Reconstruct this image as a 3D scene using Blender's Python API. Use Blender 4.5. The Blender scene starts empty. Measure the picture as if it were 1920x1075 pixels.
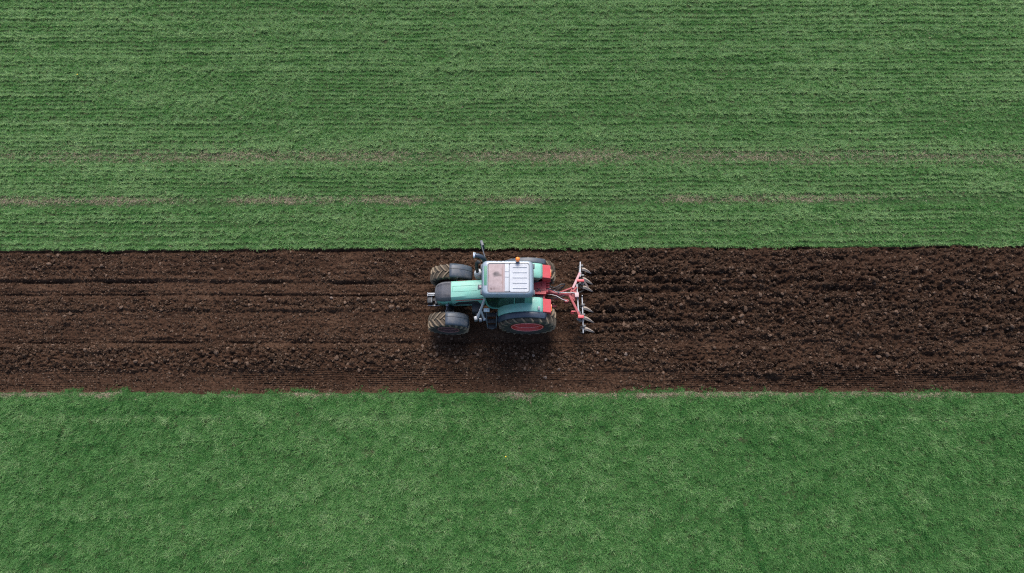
import bpy, bmesh, math, random
import numpy as np
from mathutils import Vector, Matrix

R = math.radians
random.seed(7)
rng = np.random.default_rng(11)
scene = bpy.context.scene
COL = scene.collection

# ------------------------------------------------------------------ camera, world, sun, exposure
cam_d = bpy.data.cameras.new('camera')
cam = bpy.data.objects.new('camera', cam_d)
COL.objects.link(cam)
cam.location = (0, 0, 25.6)
cam.rotation_euler = (R(17), 0, 0)
cam_d.sensor_width = 36
cam_d.lens = 1478 / 1920 * 36
cam_d.clip_end = 2000
scene.camera = cam

SUN_EL = 52
world = bpy.data.worlds.new('World')
scene.world = world
world.use_nodes = True
wn = world.node_tree
sky = wn.nodes.new('ShaderNodeTexSky')
sky.sky_type = 'NISHITA'
sky.sun_disc = False
sky.sun_elevation = R(SUN_EL)
sky.sun_rotation = R(0)
sky.air_density = 1.0
sky.dust_density = 3.0
wn.nodes['Background'].inputs['Strength'].default_value = 0.15
wn.links.new(sky.outputs['Color'], wn.nodes['Background'].inputs['Color'])
sun_d = bpy.data.lights.new('sun', 'SUN')
sun_d.energy = 2.8
sun_d.angle = R(26)
sun_d.color = (1.0, 0.95, 0.88)
sun = bpy.data.objects.new('sun', sun_d)
COL.objects.link(sun)
sun.rotation_euler = (R(-(90 - SUN_EL)), 0, 0)
sun.location = (0, 30, 40)
scene.view_settings.view_transform = 'Standard'
scene.view_settings.look = 'None'
scene.view_settings.gamma = 1
scene.view_settings.exposure = 0.8
scene.cycles.use_denoising = False
scene.cycles.filter_width = 1.15
scene.cycles.max_bounces = 8
scene.cycles.transparent_max_bounces = 8

# ------------------------------------------------------------------ helpers
def tag(o, label=None, cat=None, group=None, kind=None):
    if label: o['label'] = label
    if cat: o['category'] = cat
    if group: o['group'] = group
    if kind: o['kind'] = kind
    return o

def empty(name, loc, parent=None, rot=(0, 0, 0)):
    o = bpy.data.objects.new(name, None)
    o.empty_display_size = 0.2
    o.location = loc
    o.rotation_euler = rot
    COL.objects.link(o)
    o.parent = parent
    return o

def link_mesh(name, me, mats, parent=None, smooth=35):
    for m in (mats if isinstance(mats, (list, tuple)) else [mats]):
        me.materials.append(m)
    o = bpy.data.objects.new(name, me)
    COL.objects.link(o)
    o.parent = parent
    if smooth:
        me.polygons.foreach_set('use_smooth', np.ones(len(me.polygons), dtype=bool))
        me.set_sharp_from_angle(angle=R(smooth))
    return o

class MB:
    """collects shapes, then links them as ONE mesh object"""
    def __init__(s):
        s.bm = bmesh.new()
    def box(s, c, d, rot=None, bevel=0.0, mi=0, taper=None):
        bm = bmesh.new()
        bmesh.ops.create_cube(bm, size=1)
        for v in bm.verts:
            v.co = Vector((v.co.x * d[0], v.co.y * d[1], v.co.z * d[2]))
            if taper and v.co.z > 0:
                v.co.x *= taper[0]; v.co.y *= taper[1]
        if bevel:
            bmesh.ops.bevel(bm, geom=bm.edges[:], offset=bevel, segments=2, affect='EDGES', profile=0.6)
        M = Matrix.Translation(c)
        if rot is not None:
            from mathutils import Euler
            M = M @ Euler(rot).to_matrix().to_4x4()
        s._merge(bm, M, mi)
        return s
    def _merge(s, bm, M, mi):
        bm.transform(M)
        for f in bm.faces: f.material_index = mi
        me = bpy.data.meshes.new('t')
        bm.to_mesh(me); bm.free()
        s.bm.from_mesh(me)
        bpy.data.meshes.remove(me)
    def bar(s, a, b, w, h, bevel=0.0, mi=0, taper=1.0):
        """box-section bar from a to b"""
        a = Vector(a); b = Vector(b)
        d = b - a
        L = d.length
        z = Vector((0, 0, 1))
        x = d.normalized()
        if abs(x.dot(z)) > 0.98: z = Vector((0, 1, 0))
        y = z.cross(x).normalized()
        z2 = x.cross(y)
        M = Matrix((x, y, z2)).transposed().to_4x4()
        M.translation = (a + b) / 2
        bm = bmesh.new()
        bmesh.ops.create_cube(bm, size=1)
        for v in bm.verts:
            t = taper if v.co.x > 0 else 1.0
            v.co = Vector((v.co.x * L, v.co.y * w * t, v.co.z * h * t))
        if bevel:
            bmesh.ops.bevel(bm, geom=bm.edges[:], offset=bevel, segments=2, affect='EDGES')
        s._merge(bm, M, mi)
        return s
    def tube(s, pts, r, n=12, mi=0, cap=True):
        """round tube along points; r number or list"""
        pts = [Vector(p) for p in pts]
        rs = r if isinstance(r, (list, tuple)) else [r] * len(pts)
        bm = s.bm
        rings = []
        up = Vector((0, 0, 1))
        prev = None
        for i, p in enumerate(pts):
            if i == 0: t = pts[1] - pts[0]
            elif i == len(pts) - 1: t = pts[-1] - pts[-2]
            else: t = (pts[i + 1] - p).normalized() + (p - pts[i - 1]).normalized()
            t.normalize()
            if prev is None:
                a = up if abs(t.dot(up)) < 0.95 else Vector((0, 1, 0))
                u = a.cross(t).normalized()
            else:
                u = (prev - t * prev.dot(t)).normalized()
            prev = u
            v = t.cross(u)
            rings.append([bm.verts.new(p + (u * math.cos(k * 2 * math.pi / n) + v * math.sin(k * 2 * math.pi / n)) * rs[i]) for k in range(n)])
        for a, b in zip(rings, rings[1:]):
            for k in range(n):
                f = bm.faces.new((a[k], a[(k + 1) % n], b[(k + 1) % n], b[k])); f.material_index = mi
        if cap:
            f = bm.faces.new(rings[0][::-1]); f.material_index = mi
            f = bm.faces.new(rings[-1]); f.material_index = mi
        return s
    def lathe(s, prof, n=48, mi=0, close=False, center=(0, 0, 0), axis='Y'):
        """prof: list of (r, h) turned about axis; mi may be a list per segment"""
        bm = s.bm
        c = Vector(center)
        rings = []
        for (r, h) in prof:
            ring = []
            for k in range(n):
                a = 2 * math.pi * k / n
                if axis == 'Y': p = Vector((r * math.cos(a), h, r * math.sin(a)))
                else: p = Vector((r * math.cos(a), r * math.sin(a), h))
                ring.append(bm.verts.new(c + p))
            rings.append(ring)
        segs = list(zip(rings, rings[1:]))
        if close: segs.append((rings[-1], rings[0]))
        for i, (a, b) in enumerate(segs):
            m = mi[i] if isinstance(mi, (list, tuple)) else mi
            for k in range(n):
                f = bm.faces.new((a[k], b[k], b[(k + 1) % n], a[(k + 1) % n])); f.material_index = m
        return s
    def loft(s, secs, mi=0, closed=True, cap=True):
        """secs: list of equally long point rings"""
        bm = s.bm
        rings = [[bm.verts.new(p) for p in sec] for sec in secs]
        n = len(rings[0])
        for a, b in zip(rings, rings[1:]):
            for k in range(n if closed else n - 1):
                f = bm.faces.new((a[k], a[(k + 1) % n], b[(k + 1) % n], b[k])); f.material_index = mi
        if cap and closed:
            f = bm.faces.new(rings[0][::-1]); f.material_index = mi
            f = bm.faces.new(rings[-1]); f.material_index = mi
        return s
    def prism(s, pts, off, mi=0):
        """polygon extruded along vector off"""
        bm = s.bm
        off = Vector(off)
        a = [bm.verts.new(p) for p in pts]
        b = [bm.verts.new(Vector(p) + off) for p in pts]
        n = len(a)
        fs = [bm.faces.new(a[::-1]), bm.faces.new(b)]
        for k in range(n):
            fs.append(bm.faces.new((a[k], a[(k + 1) % n], b[(k + 1) % n], b[k])))
        for f in fs: f.material_index = mi
        return s
    def build(s, name, mats, parent=None, smooth=35, solidify=0, bevel=0):
        bmesh.ops.recalc_face_normals(s.bm, faces=s.bm.faces[:])
        me = bpy.data.meshes.new(name)
        s.bm.to_mesh(me)
        s.bm.free()
        o = link_mesh(name, me, mats, parent, smooth)
        if solidify:
            m = o.modifiers.new('solid', 'SOLIDIFY'); m.thickness = solidify; m.offset = 0
        if bevel:
            m = o.modifiers.new('bevel', 'BEVEL'); m.width = bevel; m.segments = 2; m.limit_method = 'ANGLE'; m.angle_limit = R(40)
        return o

# ------------------------------------------------------------------ noise (numpy)
def _hash(ix, iy, seed):
    with np.errstate(over='ignore'):
        h = ix.astype(np.int64) * 374761393 + iy.astype(np.int64) * 668265263 + seed * 1442695040
        h = (h ^ (h >> 13)) * 1274126177
        h = h ^ (h >> 16)
    return (h & 0xFFFFF) / float(0xFFFFF)

def vnoise(x, y, seed=0):
    ix = np.floor(x); iy = np.floor(y)
    fx = x - ix; fy = y - iy
    fx = fx * fx * fx * (fx * (fx * 6 - 15) + 10); fy = fy * fy * fy * (fy * (fy * 6 - 15) + 10)
    a = _hash(ix, iy, seed); b = _hash(ix + 1, iy, seed)
    c = _hash(ix, iy + 1, seed); d = _hash(ix + 1, iy + 1, seed)
    return (a + (b - a) * fx) * (1 - fy) + (c + (d - c) * fx) * fy

def fbm(x, y, seed=0, oct=4, gain=0.5):
    t = np.zeros_like(x, dtype=float); amp = 1; tot = 0
    c, s_ = math.cos(0.6), math.sin(0.6)
    for o in range(oct):
        t += amp * vnoise(x, y, seed + o * 17)
        tot += amp
        x, y = (c * x - s_ * y) * 2.03, (s_ * x + c * y) * 2.03
        amp *= gain
    return t / tot

def lumps(x, y, cell, seed):
    """rounded lumps from jittered cells: height 0..1"""
    gx = x / cell; gy = y / cell
    ix = np.floor(gx); iy = np.floor(gy)
    best = np.zeros_like(x)
    for dx in (-1, 0, 1):
        for dy in (-1, 0, 1):
            jx = ix + dx; jy = iy + dy
            px = jx + _hash(jx, jy, seed); py = jy + _hash(jx, jy, seed + 5)
            r = 0.35 + 0.55 * _hash(jx, jy, seed + 9)
            hgt = 0.35 + 0.65 * _hash(jx, jy, seed + 13)
            d2 = ((gx - px) ** 2 + (gy - py) ** 2) / (r * r)
            best = np.maximum(best, hgt * np.sqrt(np.clip(1 - d2, 0, 1)))
    return best

def sstep(a, b, x):
    t = np.clip((x - a) / (b - a), 0, 1)
    return t * t * (3 - 2 * t)

def band(y, lo, hi, soft=0.1):
    return sstep(lo - soft, lo + soft, y) * (1 - sstep(hi - soft, hi + soft, y))

# ------------------------------------------------------------------ materials
def mat(name):
    m = bpy.data.materials.new(name)
    m.use_nodes = True
    return m, m.node_tree.nodes, m.node_tree.links, m.node_tree.nodes['Principled BSDF']

def paint(name, col, rough=0.4, metal=0.0, dirt=0.25, dirt_col=(0.16, 0.12, 0.09), scale=6.0, coat=0.0, bump=0.0, var=0.12):
    """painted / plastic / metal surface with blotchy dust and slight tone variation"""
    m, N, L, P = mat(name)
    tc = N.new('ShaderNodeTexCoord')
    n1 = N.new('ShaderNodeTexNoise'); n1.inputs['Scale'].default_value = scale; n1.inputs['Detail'].default_value = 8; n1.inputs['Roughness'].default_value = 0.7
    n2 = N.new('ShaderNodeTexNoise'); n2.inputs['Scale'].default_value = scale * 6; n2.inputs['Detail'].default_value = 4
    L.new(tc.outputs['Object'], n1.inputs['Vector']); L.new(tc.outputs['Object'], n2.inputs['Vector'])
    ramp = N.new('ShaderNodeMapRange'); ramp.inputs['From Min'].default_value = 0.42; ramp.inputs['From Max'].default_value = 0.78
    ramp.inputs['To Min'].default_value = 0.0; ramp.inputs['To Max'].default_value = dirt
    L.new(n1.outputs['Fac'], ramp.inputs['Value'])
    hsv = N.new('ShaderNodeHueSaturation'); hsv.inputs['Color'].default_value = (*col, 1)
    mr = N.new('ShaderNodeMapRange'); mr.inputs['To Min'].default_value = 1 - var; mr.inputs['To Max'].default_value = 1 + var
    L.new(n2.outputs['Fac'], mr.inputs['Value']); L.new(mr.outputs['Result'], hsv.inputs['Value'])
    mix = N.new('ShaderNodeMixRGB'); mix.inputs['Color2'].default_value = (*dirt_col, 1)
    L.new(ramp.outputs['Result'], mix.inputs['Fac']); L.new(hsv.outputs['Color'], mix.inputs['Color1'])
    L.new(mix.outputs['Color'], P.inputs['Base Color'])
    rr = N.new('ShaderNodeMapRange'); rr.inputs['To Min'].default_value = max(0.05, rough - 0.1); rr.inputs['To Max'].default_value = min(1, rough + 0.2)
    L.new(n1.outputs['Fac'], rr.inputs['Value']); L.new(rr.outputs['Result'], P.inputs['Roughness'])
    P.inputs['Metallic'].default_value = metal
    P.inputs['Coat Weight'].default_value = coat
    if bump:
        b = N.new('ShaderNodeBump'); b.inputs['Strength'].default_value = bump; b.inputs['Distance'].default_value = 0.01
        L.new(n2.outputs['Fac'], b.inputs['Height']); L.new(b.outputs['Normal'], P.inputs['Normal'])
    return m

def soil_material(name, c1, c2, c3, tinted=False):
    m, N, L, P = mat(name)
    tc = N.new('ShaderNodeTexCoord')
    n1 = N.new('ShaderNodeTexNoise'); n1.inputs['Scale'].default_value = 1.1; n1.inputs['Detail'].default_value = 6
    n2 = N.new('ShaderNodeTexNoise'); n2.inputs['Scale'].default_value = 14; n2.inputs['Detail'].default_value = 5; n2.inputs['Roughness'].default_value = 0.7
    n3 = N.new('ShaderNodeTexNoise'); n3.inputs['Scale'].default_value = 70; n3.inputs['Detail'].default_value = 3
    for n in (n1, n2, n3): L.new(tc.outputs['Object'], n.inputs['Vector'])
    r = N.new('ShaderNodeValToRGB')
    r.color_ramp.elements[0].position = 0.36; r.color_ramp.elements[0].color = (*c1, 1)
    r.color_ramp.elements[1].position = 0.66; r.color_ramp.elements[1].color = (*c3, 1)
    e = r.color_ramp.elements.new(0.5); e.color = (*c2, 1)
    mx = N.new('ShaderNodeMath'); mx.operation = 'MULTIPLY_ADD'; mx.inputs[1].default_value = 0.35
    add = N.new('ShaderNodeMath'); add.operation = 'MULTIPLY'; add.inputs[1].default_value = 0.65
    L.new(n2.outputs['Fac'], add.inputs[0]); L.new(n1.outputs['Fac'], mx.inputs[0]); L.new(add.outputs[0], mx.inputs[2])
    src = mx.outputs[0]
    if tinted:
        at = N.new('ShaderNodeAttribute'); at.attribute_type = 'INSTANCER'; at.attribute_name = 'tint'
        m2 = N.new('ShaderNodeMath'); m2.operation = 'MULTIPLY_ADD'; m2.inputs[1].default_value = 0.5
        m3 = N.new('ShaderNodeMath'); m3.operation = 'MULTIPLY'; m3.inputs[1].default_value = 0.55
        L.new(src, m3.inputs[0]); L.new(at.outputs['Fac'], m2.inputs[0]); L.new(m3.outputs[0], m2.inputs[2])
        src = m2.outputs[0]
    L.new(src, r.inputs['Fac'])
    dm = N.new('ShaderNodeAttribute'); dm.attribute_type = 'INSTANCER' if tinted else 'GEOMETRY'; dm.attribute_name = 'damp'   # freshly turned earth is moister
    dk = N.new('ShaderNodeMixRGB'); dk.blend_type = 'MULTIPLY'; dk.inputs['Color2'].default_value = (0.78, 0.76, 0.75, 1)
    L.new(dm.outputs['Fac'], dk.inputs['Fac']); L.new(r.outputs['Color'], dk.inputs['Color1'])
    L.new(dk.outputs['Color'], P.inputs['Base Color'])
    P.inputs['Roughness'].default_value = 0.95
    P.inputs['Specular IOR Level'].default_value = 0.15
    b = N.new('ShaderNodeBump'); b.inputs['Strength'].default_value = 0.6; b.inputs['Distance'].default_value = 0.012
    L.new(n3.outputs['Fac'], b.inputs['Height']); L.new(b.outputs['Normal'], P.inputs['Normal'])
    return m

SOIL1, SOIL2, SOIL3 = (0.0185, 0.0086, 0.0046), (0.034, 0.0170, 0.0097), (0.061, 0.0350, 0.0218)
M_soil = soil_material('tilled_soil', SOIL1, SOIL2, SOIL3)
M_clod = soil_material('dry_clod', (0.0195, 0.0103, 0.0058), (0.036, 0.0205, 0.0125), (0.105, 0.069, 0.049), tinted=True)
M_stone = soil_material('pale_stone', (0.09, 0.065, 0.055), (0.13, 0.10, 0.083), (0.18, 0.14, 0.12))

def leaf_material(name, stops, rough=0.5, trans=0.42):
    m, N, L, P = mat(name)
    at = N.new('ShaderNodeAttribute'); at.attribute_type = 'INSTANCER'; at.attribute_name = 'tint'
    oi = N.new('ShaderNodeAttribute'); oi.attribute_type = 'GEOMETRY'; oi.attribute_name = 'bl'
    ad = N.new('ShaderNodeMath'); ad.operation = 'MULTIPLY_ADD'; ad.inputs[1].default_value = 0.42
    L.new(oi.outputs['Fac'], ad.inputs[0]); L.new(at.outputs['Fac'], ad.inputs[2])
    r = N.new('ShaderNodeValToRGB')
    els = r.color_ramp.elements
    els[0].position, els[0].color = stops[0][0], (*stops[0][1], 1)
    els[1].position, els[1].color = stops[-1][0], (*stops[-1][1], 1)
    for p, c in stops[1:-1]:
        e = els.new(p); e.color = (*c, 1)
    L.new(ad.outputs[0], r.inputs['Fac'])
    L.new(r.outputs['Color'], P.inputs['Base Color'])
    P.inputs['Roughness'].default_value = rough
    P.inputs['Specular IOR Level'].default_value = 0.22
    tr = N.new('ShaderNodeBsdfTranslucent')
    L.new(r.outputs['Color'], tr.inputs['Color'])
    mx = N.new('ShaderNodeMixShader'); mx.inputs['Fac'].default_value = trans
    L.new(P.outputs['BSDF'], mx.inputs[1]); L.new(tr.outputs['BSDF'], mx.inputs[2])
    L.new(mx.outputs['Shader'], N['Material Output'].inputs['Surface'])
    return m

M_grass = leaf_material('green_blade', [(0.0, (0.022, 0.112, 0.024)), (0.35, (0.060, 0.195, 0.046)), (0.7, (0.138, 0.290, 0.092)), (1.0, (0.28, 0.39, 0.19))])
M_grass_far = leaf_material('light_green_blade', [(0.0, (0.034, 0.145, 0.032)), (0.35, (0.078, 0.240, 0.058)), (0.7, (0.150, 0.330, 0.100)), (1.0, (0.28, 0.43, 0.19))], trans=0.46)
M_straw = leaf_material('dry_straw', [(0.0, (0.12, 0.085, 0.055)), (0.5, (0.28, 0.22, 0.155)), (1.0, (0.50, 0.42, 0.32))], 0.6, 0.15)

def field_material():
    m, N, L, P = mat('turf_earth')
    tc = N.new('ShaderNodeTexCoord')
    mp = N.new('ShaderNodeMapping'); mp.inputs['Scale'].default_value = (0.6, 2.2, 1)
    n1 = N.new('ShaderNodeTexNoise'); n1.inputs['Scale'].default_value = 1.6; n1.inputs['Detail'].default_value = 10; n1.inputs['Roughness'].default_value = 0.7
    n3 = N.new('ShaderNodeTexNoise'); n3.inputs['Scale'].default_value = 45; n3.inputs['Detail'].default_value = 4
    L.new(tc.outputs['Object'], mp.inputs['Vector']); L.new(mp.outputs['Vector'], n1.inputs['Vector']); L.new(tc.outputs['Object'], n3.inputs['Vector'])
    r = N.new('ShaderNodeValToRGB')
    r.color_ramp.elements[0].position = 0.35; r.color_ramp.elements[0].color = (0.016, 0.055, 0.014, 1)
    r.color_ramp.elements[1].position = 0.7; r.color_ramp.elements[1].color = (0.045, 0.055, 0.026, 1)
    L.new(n1.outputs['Fac'], r.inputs['Fac']); L.new(r.outputs['Color'], P.inputs['Base Color'])
    P.inputs['Roughness'].default_value = 0.95; P.inputs['Specular IOR Level'].default_value = 0.1
    b = N.new('ShaderNodeBump'); b.inputs['Strength'].default_value = 0.7; b.inputs['Distance'].default_value = 0.02
    L.new(n3.outputs['Fac'], b.inputs['Height']); L.new(b.outputs['Normal'], P.inputs['Normal'])
    return m
M_field = field_material()

# ------------------------------------------------------------------ the land
def y_top(x):      # far edge of the tilled strip
    return 9.20 + 0.0046 * x + 0.05 * (vnoise(x * 0.35, x * 0 + 3.3, 5) - 0.5) + 0.05 * (vnoise(x * 3.1, x * 0 + 7.3, 6) - 0.5) + 0.05 * (vnoise(x * 8.3, x * 0 + 7.3, 7) - 0.5)
def y_bot(x):      # near edge
    return 4.20 + 0.08 * (vnoise(x * 0.3, x * 0 + 1.3, 8) - 0.5) + 0.05 * (vnoise(x * 1.6, x * 0 + 9.3, 9) - 0.5) + 0.06 * (vnoise(x * 5, x * 0 + 2.3, 19) - 0.5)

def grow(edge, far, first, k=1.25):
    out = []; d = first; p = edge
    while p < far:
        p += d; d *= k; out.append(p)
    return np.array(out)

def soil_height(x, y):
    right = sstep(1.6, 3.6, x + 0.8 * (vnoise(x * 0.5, y * 2.5, 31) - 0.5))        # turned over by the cultivator
    low = 1 - sstep(5.2, 6.2, y)
    right = np.maximum(right * (1 - low), low * sstep(2.5, 9.0, x + 2 * (vnoise(x * 0.4, y * 1.5, 33) - 0.5)))
    # roughness by strip, left and right of the implement
    rl = 0.40 + 0.25 * band(y, 8.1, 9.0) + 0.45 * band(y, 6.95, 7.42) + 0.15 * band(y, 6.0, 6.6) + 0.65 * band(y, 4.95, 5.78) - 0.06 * band(y, 4.1, 4.9)
    rr = 0.75 + 0.35 * band(y, 7.75, 8.5) + 0.30 * band(y, 6.1, 7.7) + 0.25 * band(y, 4.8, 5.25, 0.05) - 0.30 * band(y, 4.1, 4.7)
    rough = rl * (1 - right) + rr * right
    rough = rough * (0.6 + 0.8 * fbm(x * 0.5, y * 1.6, 41, 3))
    h = 0.10 * (fbm(x * 0.35, y * 1.3, 50, 3) - 0.5)
    # long lumpy ribs left by the tines
    rib = fbm(x * 0.8, y * 5.0, 55, 3) - 0.5
    h += 0.16 * rib * (0.6 + 0.5 * right)
    # lumps of several sizes
    wx = x + 0.05 * (vnoise(x * 9, y * 9, 60) - 0.5); wy = y + 0.05 * (vnoise(x * 9, y * 9, 61) - 0.5)
    h += rough * ((0.075 + 0.025 * right) * lumps(wx * 0.85, wy, 0.24, 71) * (0.3 + 0.8 * right + 0.3 * rough) + (0.10 + 0.03 * right) * lumps(wx, wy, 0.13, 72) + 0.050 * lumps(wx, wy, 0.07, 73))
    h += (0.05 + 0.08 * rough) * (fbm(x * 9, y * 11, 80, 4, 0.65) - 0.5)
    h += rough * 0.05 * (np.abs(fbm(x * 4, y * 6, 84, 3) - 0.5) * 2 - 0.3)
    # straight grooves on the left
    lf = 1 - right
    wob = 0.05 * (vnoise(x * 0.25, x * 0, 90) - 0.5) + 0.05 * (fbm(x * 2.2, y * 0 + 1, 93, 3) - 0.5)
    for gy, dep, wd, sl in ((7.97, 0.12, 0.055, -0.004), (7.52, 0.10, 0.045, -0.003), (7.63, 0.05, 0.04, -0.002), (5.88, 0.10, 0.05, 0.0), (5.98, 0.05, 0.03, 0.0), (6.95, 0.04, 0.04, 0.0), (8.45, 0.03, 0.04, 0.0)):
        c = gy + sl * (x + 8) + wob
        br = np.clip(2.2 * fbm(x * 1.1, x * 0 + gy, 91, 4) - 0.45, 0.05, 1.2)
        h -= dep * br * lf * np.exp(-((y - c) / wd) ** 2)
        h += 0.35 * dep * lf * np.exp(-((y - c - 0.11) / 0.06) ** 2)
    # tine furrows behind the implement
    for k, gy in enumerate((8.27, 7.95, 7.64, 6.93, 6.60, 6.22)):
        br = 0.5 + 0.8 * vnoise(x * 1.1, x * 0 + gy, 95)
        h -= (0.07 * br * (1 - 0.6 * sstep(4, 14, x)) + 0.10 * (1 - sstep(2.9, 4.6, x))) * sstep(2.15, 2.4, x) * np.exp(-((y - gy + 0.1 * sstep(2.6, 4, x) * (vnoise(x * 0.6, x * 0 + gy, 96) - 0.5)) / 0.075) ** 2)
    # fine harrow lines near the near edge
    comb = np.maximum(band(y, 4.2, 5.0, 0.08), band(y, 5.25, 5.95, 0.06) * band(x, -3, 6.5, 1.0) * 0.8) * (0.15 + 1.1 * sstep(0.3, 0.7, vnoise(x * 0.5, y * 3, 98)))
    h += 0.020 * comb * np.sin(2 * np.pi * (y + 0.03 * vnoise(x * 0.7, y * 2, 99) + 0.02 * fbm(x * 3, y * 6, 97, 2)) / 0.066)
    # press the soil under the tractor and its wheels
    press = band(x, -3.2, 2.0, 0.5) * band(y, 6.0, 8.4, 0.25)
    h *= 1 - 0.35 * press
    for yc in (6.3, 8.1):
        wl = np.exp(-((y - yc) / 0.27) ** 4) * (1 - sstep(1.1, 2.0, x)) * sstep(-2.9, -2.3, x)
        h = h * (1 - 0.6 * wl) + 0.055 * wl
    # edges
    dt = y_top(x) - y; db = y - y_bot(x)
    h -= (0.02 + 0.09 * fbm(x * 1.6, x * 0, 46, 4)) * np.exp(-((dt - 0.05) / 0.06) ** 2)
    h -= 0.05
    e = sstep(0.0, 0.05, dt); h = h * e + 0.015 * (1 - e)
    e2 = sstep(-0.02, 0.25, db); h = h * e2 + (0.01 + 0.02 * (fbm(x * 8, y * 8, 44, 3) - 0.5)) * (1 - e2)
    return h, rough, right

def make_soil():
    xf = np.arange(-23, 23.001, 0.02)
    gr = grow(23, 300, 0.05)
    xs = np.concatenate([-gr[::-1], xf, gr])
    t = np.linspace(0, 1, 265)
    X = np.repeat(xs[:, None], len(t), 1)
    YT = y_top(X) + 0.03; YB = y_bot(X) - 0.12
    Y = YB + (YT - YB) * t[None, :]
    Z, _, RT = soil_height(X, Y)
    nx, ny = X.shape
    co = np.stack([X, Y, Z], -1).reshape(-1, 3)
    i = np.arange(nx * ny).reshape(nx, ny)
    q = np.stack([i[:-1, :-1], i[1:, :-1], i[1:, 1:], i[:-1, 1:]], -1).reshape(-1, 4)
    o = grid_mesh('ploughed_soil', co, q, M_soil)
    damp = RT * (0.75 + 0.5 * (fbm(X * 0.5, Y * 2.0, 37, 3) - 0.5))
    a = o.data.attributes.new('damp', 'FLOAT', 'POINT'); a.data.foreach_set('value', damp.astype(np.float32).ravel())
    return o

def grid_mesh(name, co, q, m):
    me = bpy.data.meshes.new(name)
    me.vertices.add(len(co)); me.vertices.foreach_set('co', co.astype(np.float32).ravel())
    me.loops.add(q.size); me.loops.foreach_set('vertex_index', q.astype(np.int32).ravel())
    me.polygons.add(len(q)); me.polygons.foreach_set('loop_start', np.arange(0, q.size, 4, dtype=np.int32))
    me.update(calc_edges=True)
    return tag(link_mesh(name, me, m, None, smooth=0), kind='structure')

soil = make_soil()
soil.data.polygons.foreach_set('use_smooth', np.ones(len(soil.data.polygons), dtype=bool))

# the ground sheet (reaches the horizon) and the two grass fields' earth above it
g = MB(); g.bm.faces.new([g.bm.verts.new(p) for p in ((-600, -600, -0.35), (600, -600, -0.35), (600, 600, -0.35), (-600, 600, -0.35))])
tag(g.build('ground', M_field, smooth=0), kind='structure')

def field(name, far):
    xf = np.arange(-27, 27.001, 0.12); gr = grow(27, 580, 0.3)
    xs = np.concatenate([-gr[::-1], xf, gr])
    if far:
        off = np.concatenate([[0], np.arange(0.05, 18, 0.12), grow(18, 560, 0.3)])
        e = y_top(xs)
    else:
        off = -np.concatenate([[0], np.arange(0.05, 13, 0.12), grow(13, 560, 0.3)])
        e = y_bot(xs)
    X = np.repeat(xs[:, None], len(off), 1); Y = e[:, None] + off[None, :]
    Z = 0.02 + 0.05 * (fbm(X * 1.5, Y * 2.5, 120, 4) - 0.5) * sstep(0, 0.4, np.abs(off))[None, :]
    nx, ny = X.shape
    co = np.stack([X, Y, Z], -1).reshape(-1, 3)
    i = np.arange(nx * ny).reshape(nx, ny)
    q = np.stack([i[:-1, :-1], i[1:, :-1], i[1:, 1:], i[:-1, 1:]], -1).reshape(-1, 4)
    if not far: q = q[:, ::-1]
    o = grid_mesh(name, co, q, M_field)
    return o
field('field_ground', True)
field('field_ground', False)

# ------------------------------------------------------------------ scattered stuff (grass, clods, straw)
def lib(name):
    return bpy.data.collections.new(name)

def mesh_from(name, V, F, m, attr=None):
    me = bpy.data.meshes.new(name)
    me.from_pydata(V, [], F)
    me.materials.append(m)
    me.polygons.foreach_set('use_smooth', np.ones(len(me.polygons), dtype=bool))
    if attr is not None:
        a = me.attributes.new('bl', 'FLOAT', 'POINT'); a.data.foreach_set('value', np.array(attr, dtype=np.float32))
    return bpy.data.objects.new(name, me)

def tuft(name, n, lmin, lmax, rad, width, lean, m, seed, lean_dir=None):
    r = random.Random(seed)
    V = []; F = []; A = []
    for b in range(n):
        a = r.uniform(0, 2 * math.pi); q = rad * math.sqrt(r.random())
        bx, by = q * math.cos(a), q * math.sin(a)
        az = r.uniform(0, 2 * math.pi)
        if lean_dir is not None: az = lean_dir + r.gauss(0, 0.8)
        L = r.uniform(lmin, lmax); k = r.uniform(0.5, 1.0) * lean
        w = width * r.uniform(0.7, 1.2)
        dx, dy = math.cos(az), math.sin(az); sx, sy = -dy, dx
        tone = r.random()
        p = Vector((bx, by, -0.01)); ang = r.uniform(0.1, 0.5)
        base = len(V); seg = 3
        for s in range(seg + 1):
            t = s / seg
            ww = w * (1 - t ** 1.6) * 0.5
            if s < seg:
                V.append((p.x + sx * ww, p.y + sy * ww, p.z)); V.append((p.x - sx * ww, p.y - sy * ww, p.z)); A += [tone, tone]
            else:
                V.append((p.x, p.y, p.z)); A.append(tone)
            p = p + Vector((dx * math.sin(ang), dy * math.sin(ang), math.cos(ang))) * (L / seg)
            ang += k * r.uniform(0.7, 1.3)
        for s in range(seg - 1):
            o = base + 2 * s
            F.append((o, o + 1, o + 3, o + 2))
        o = base + 2 * (seg - 1)
        F.append((o, o + 1, o + 2))
    return mesh_from(name, V, F, m, A)

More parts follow.
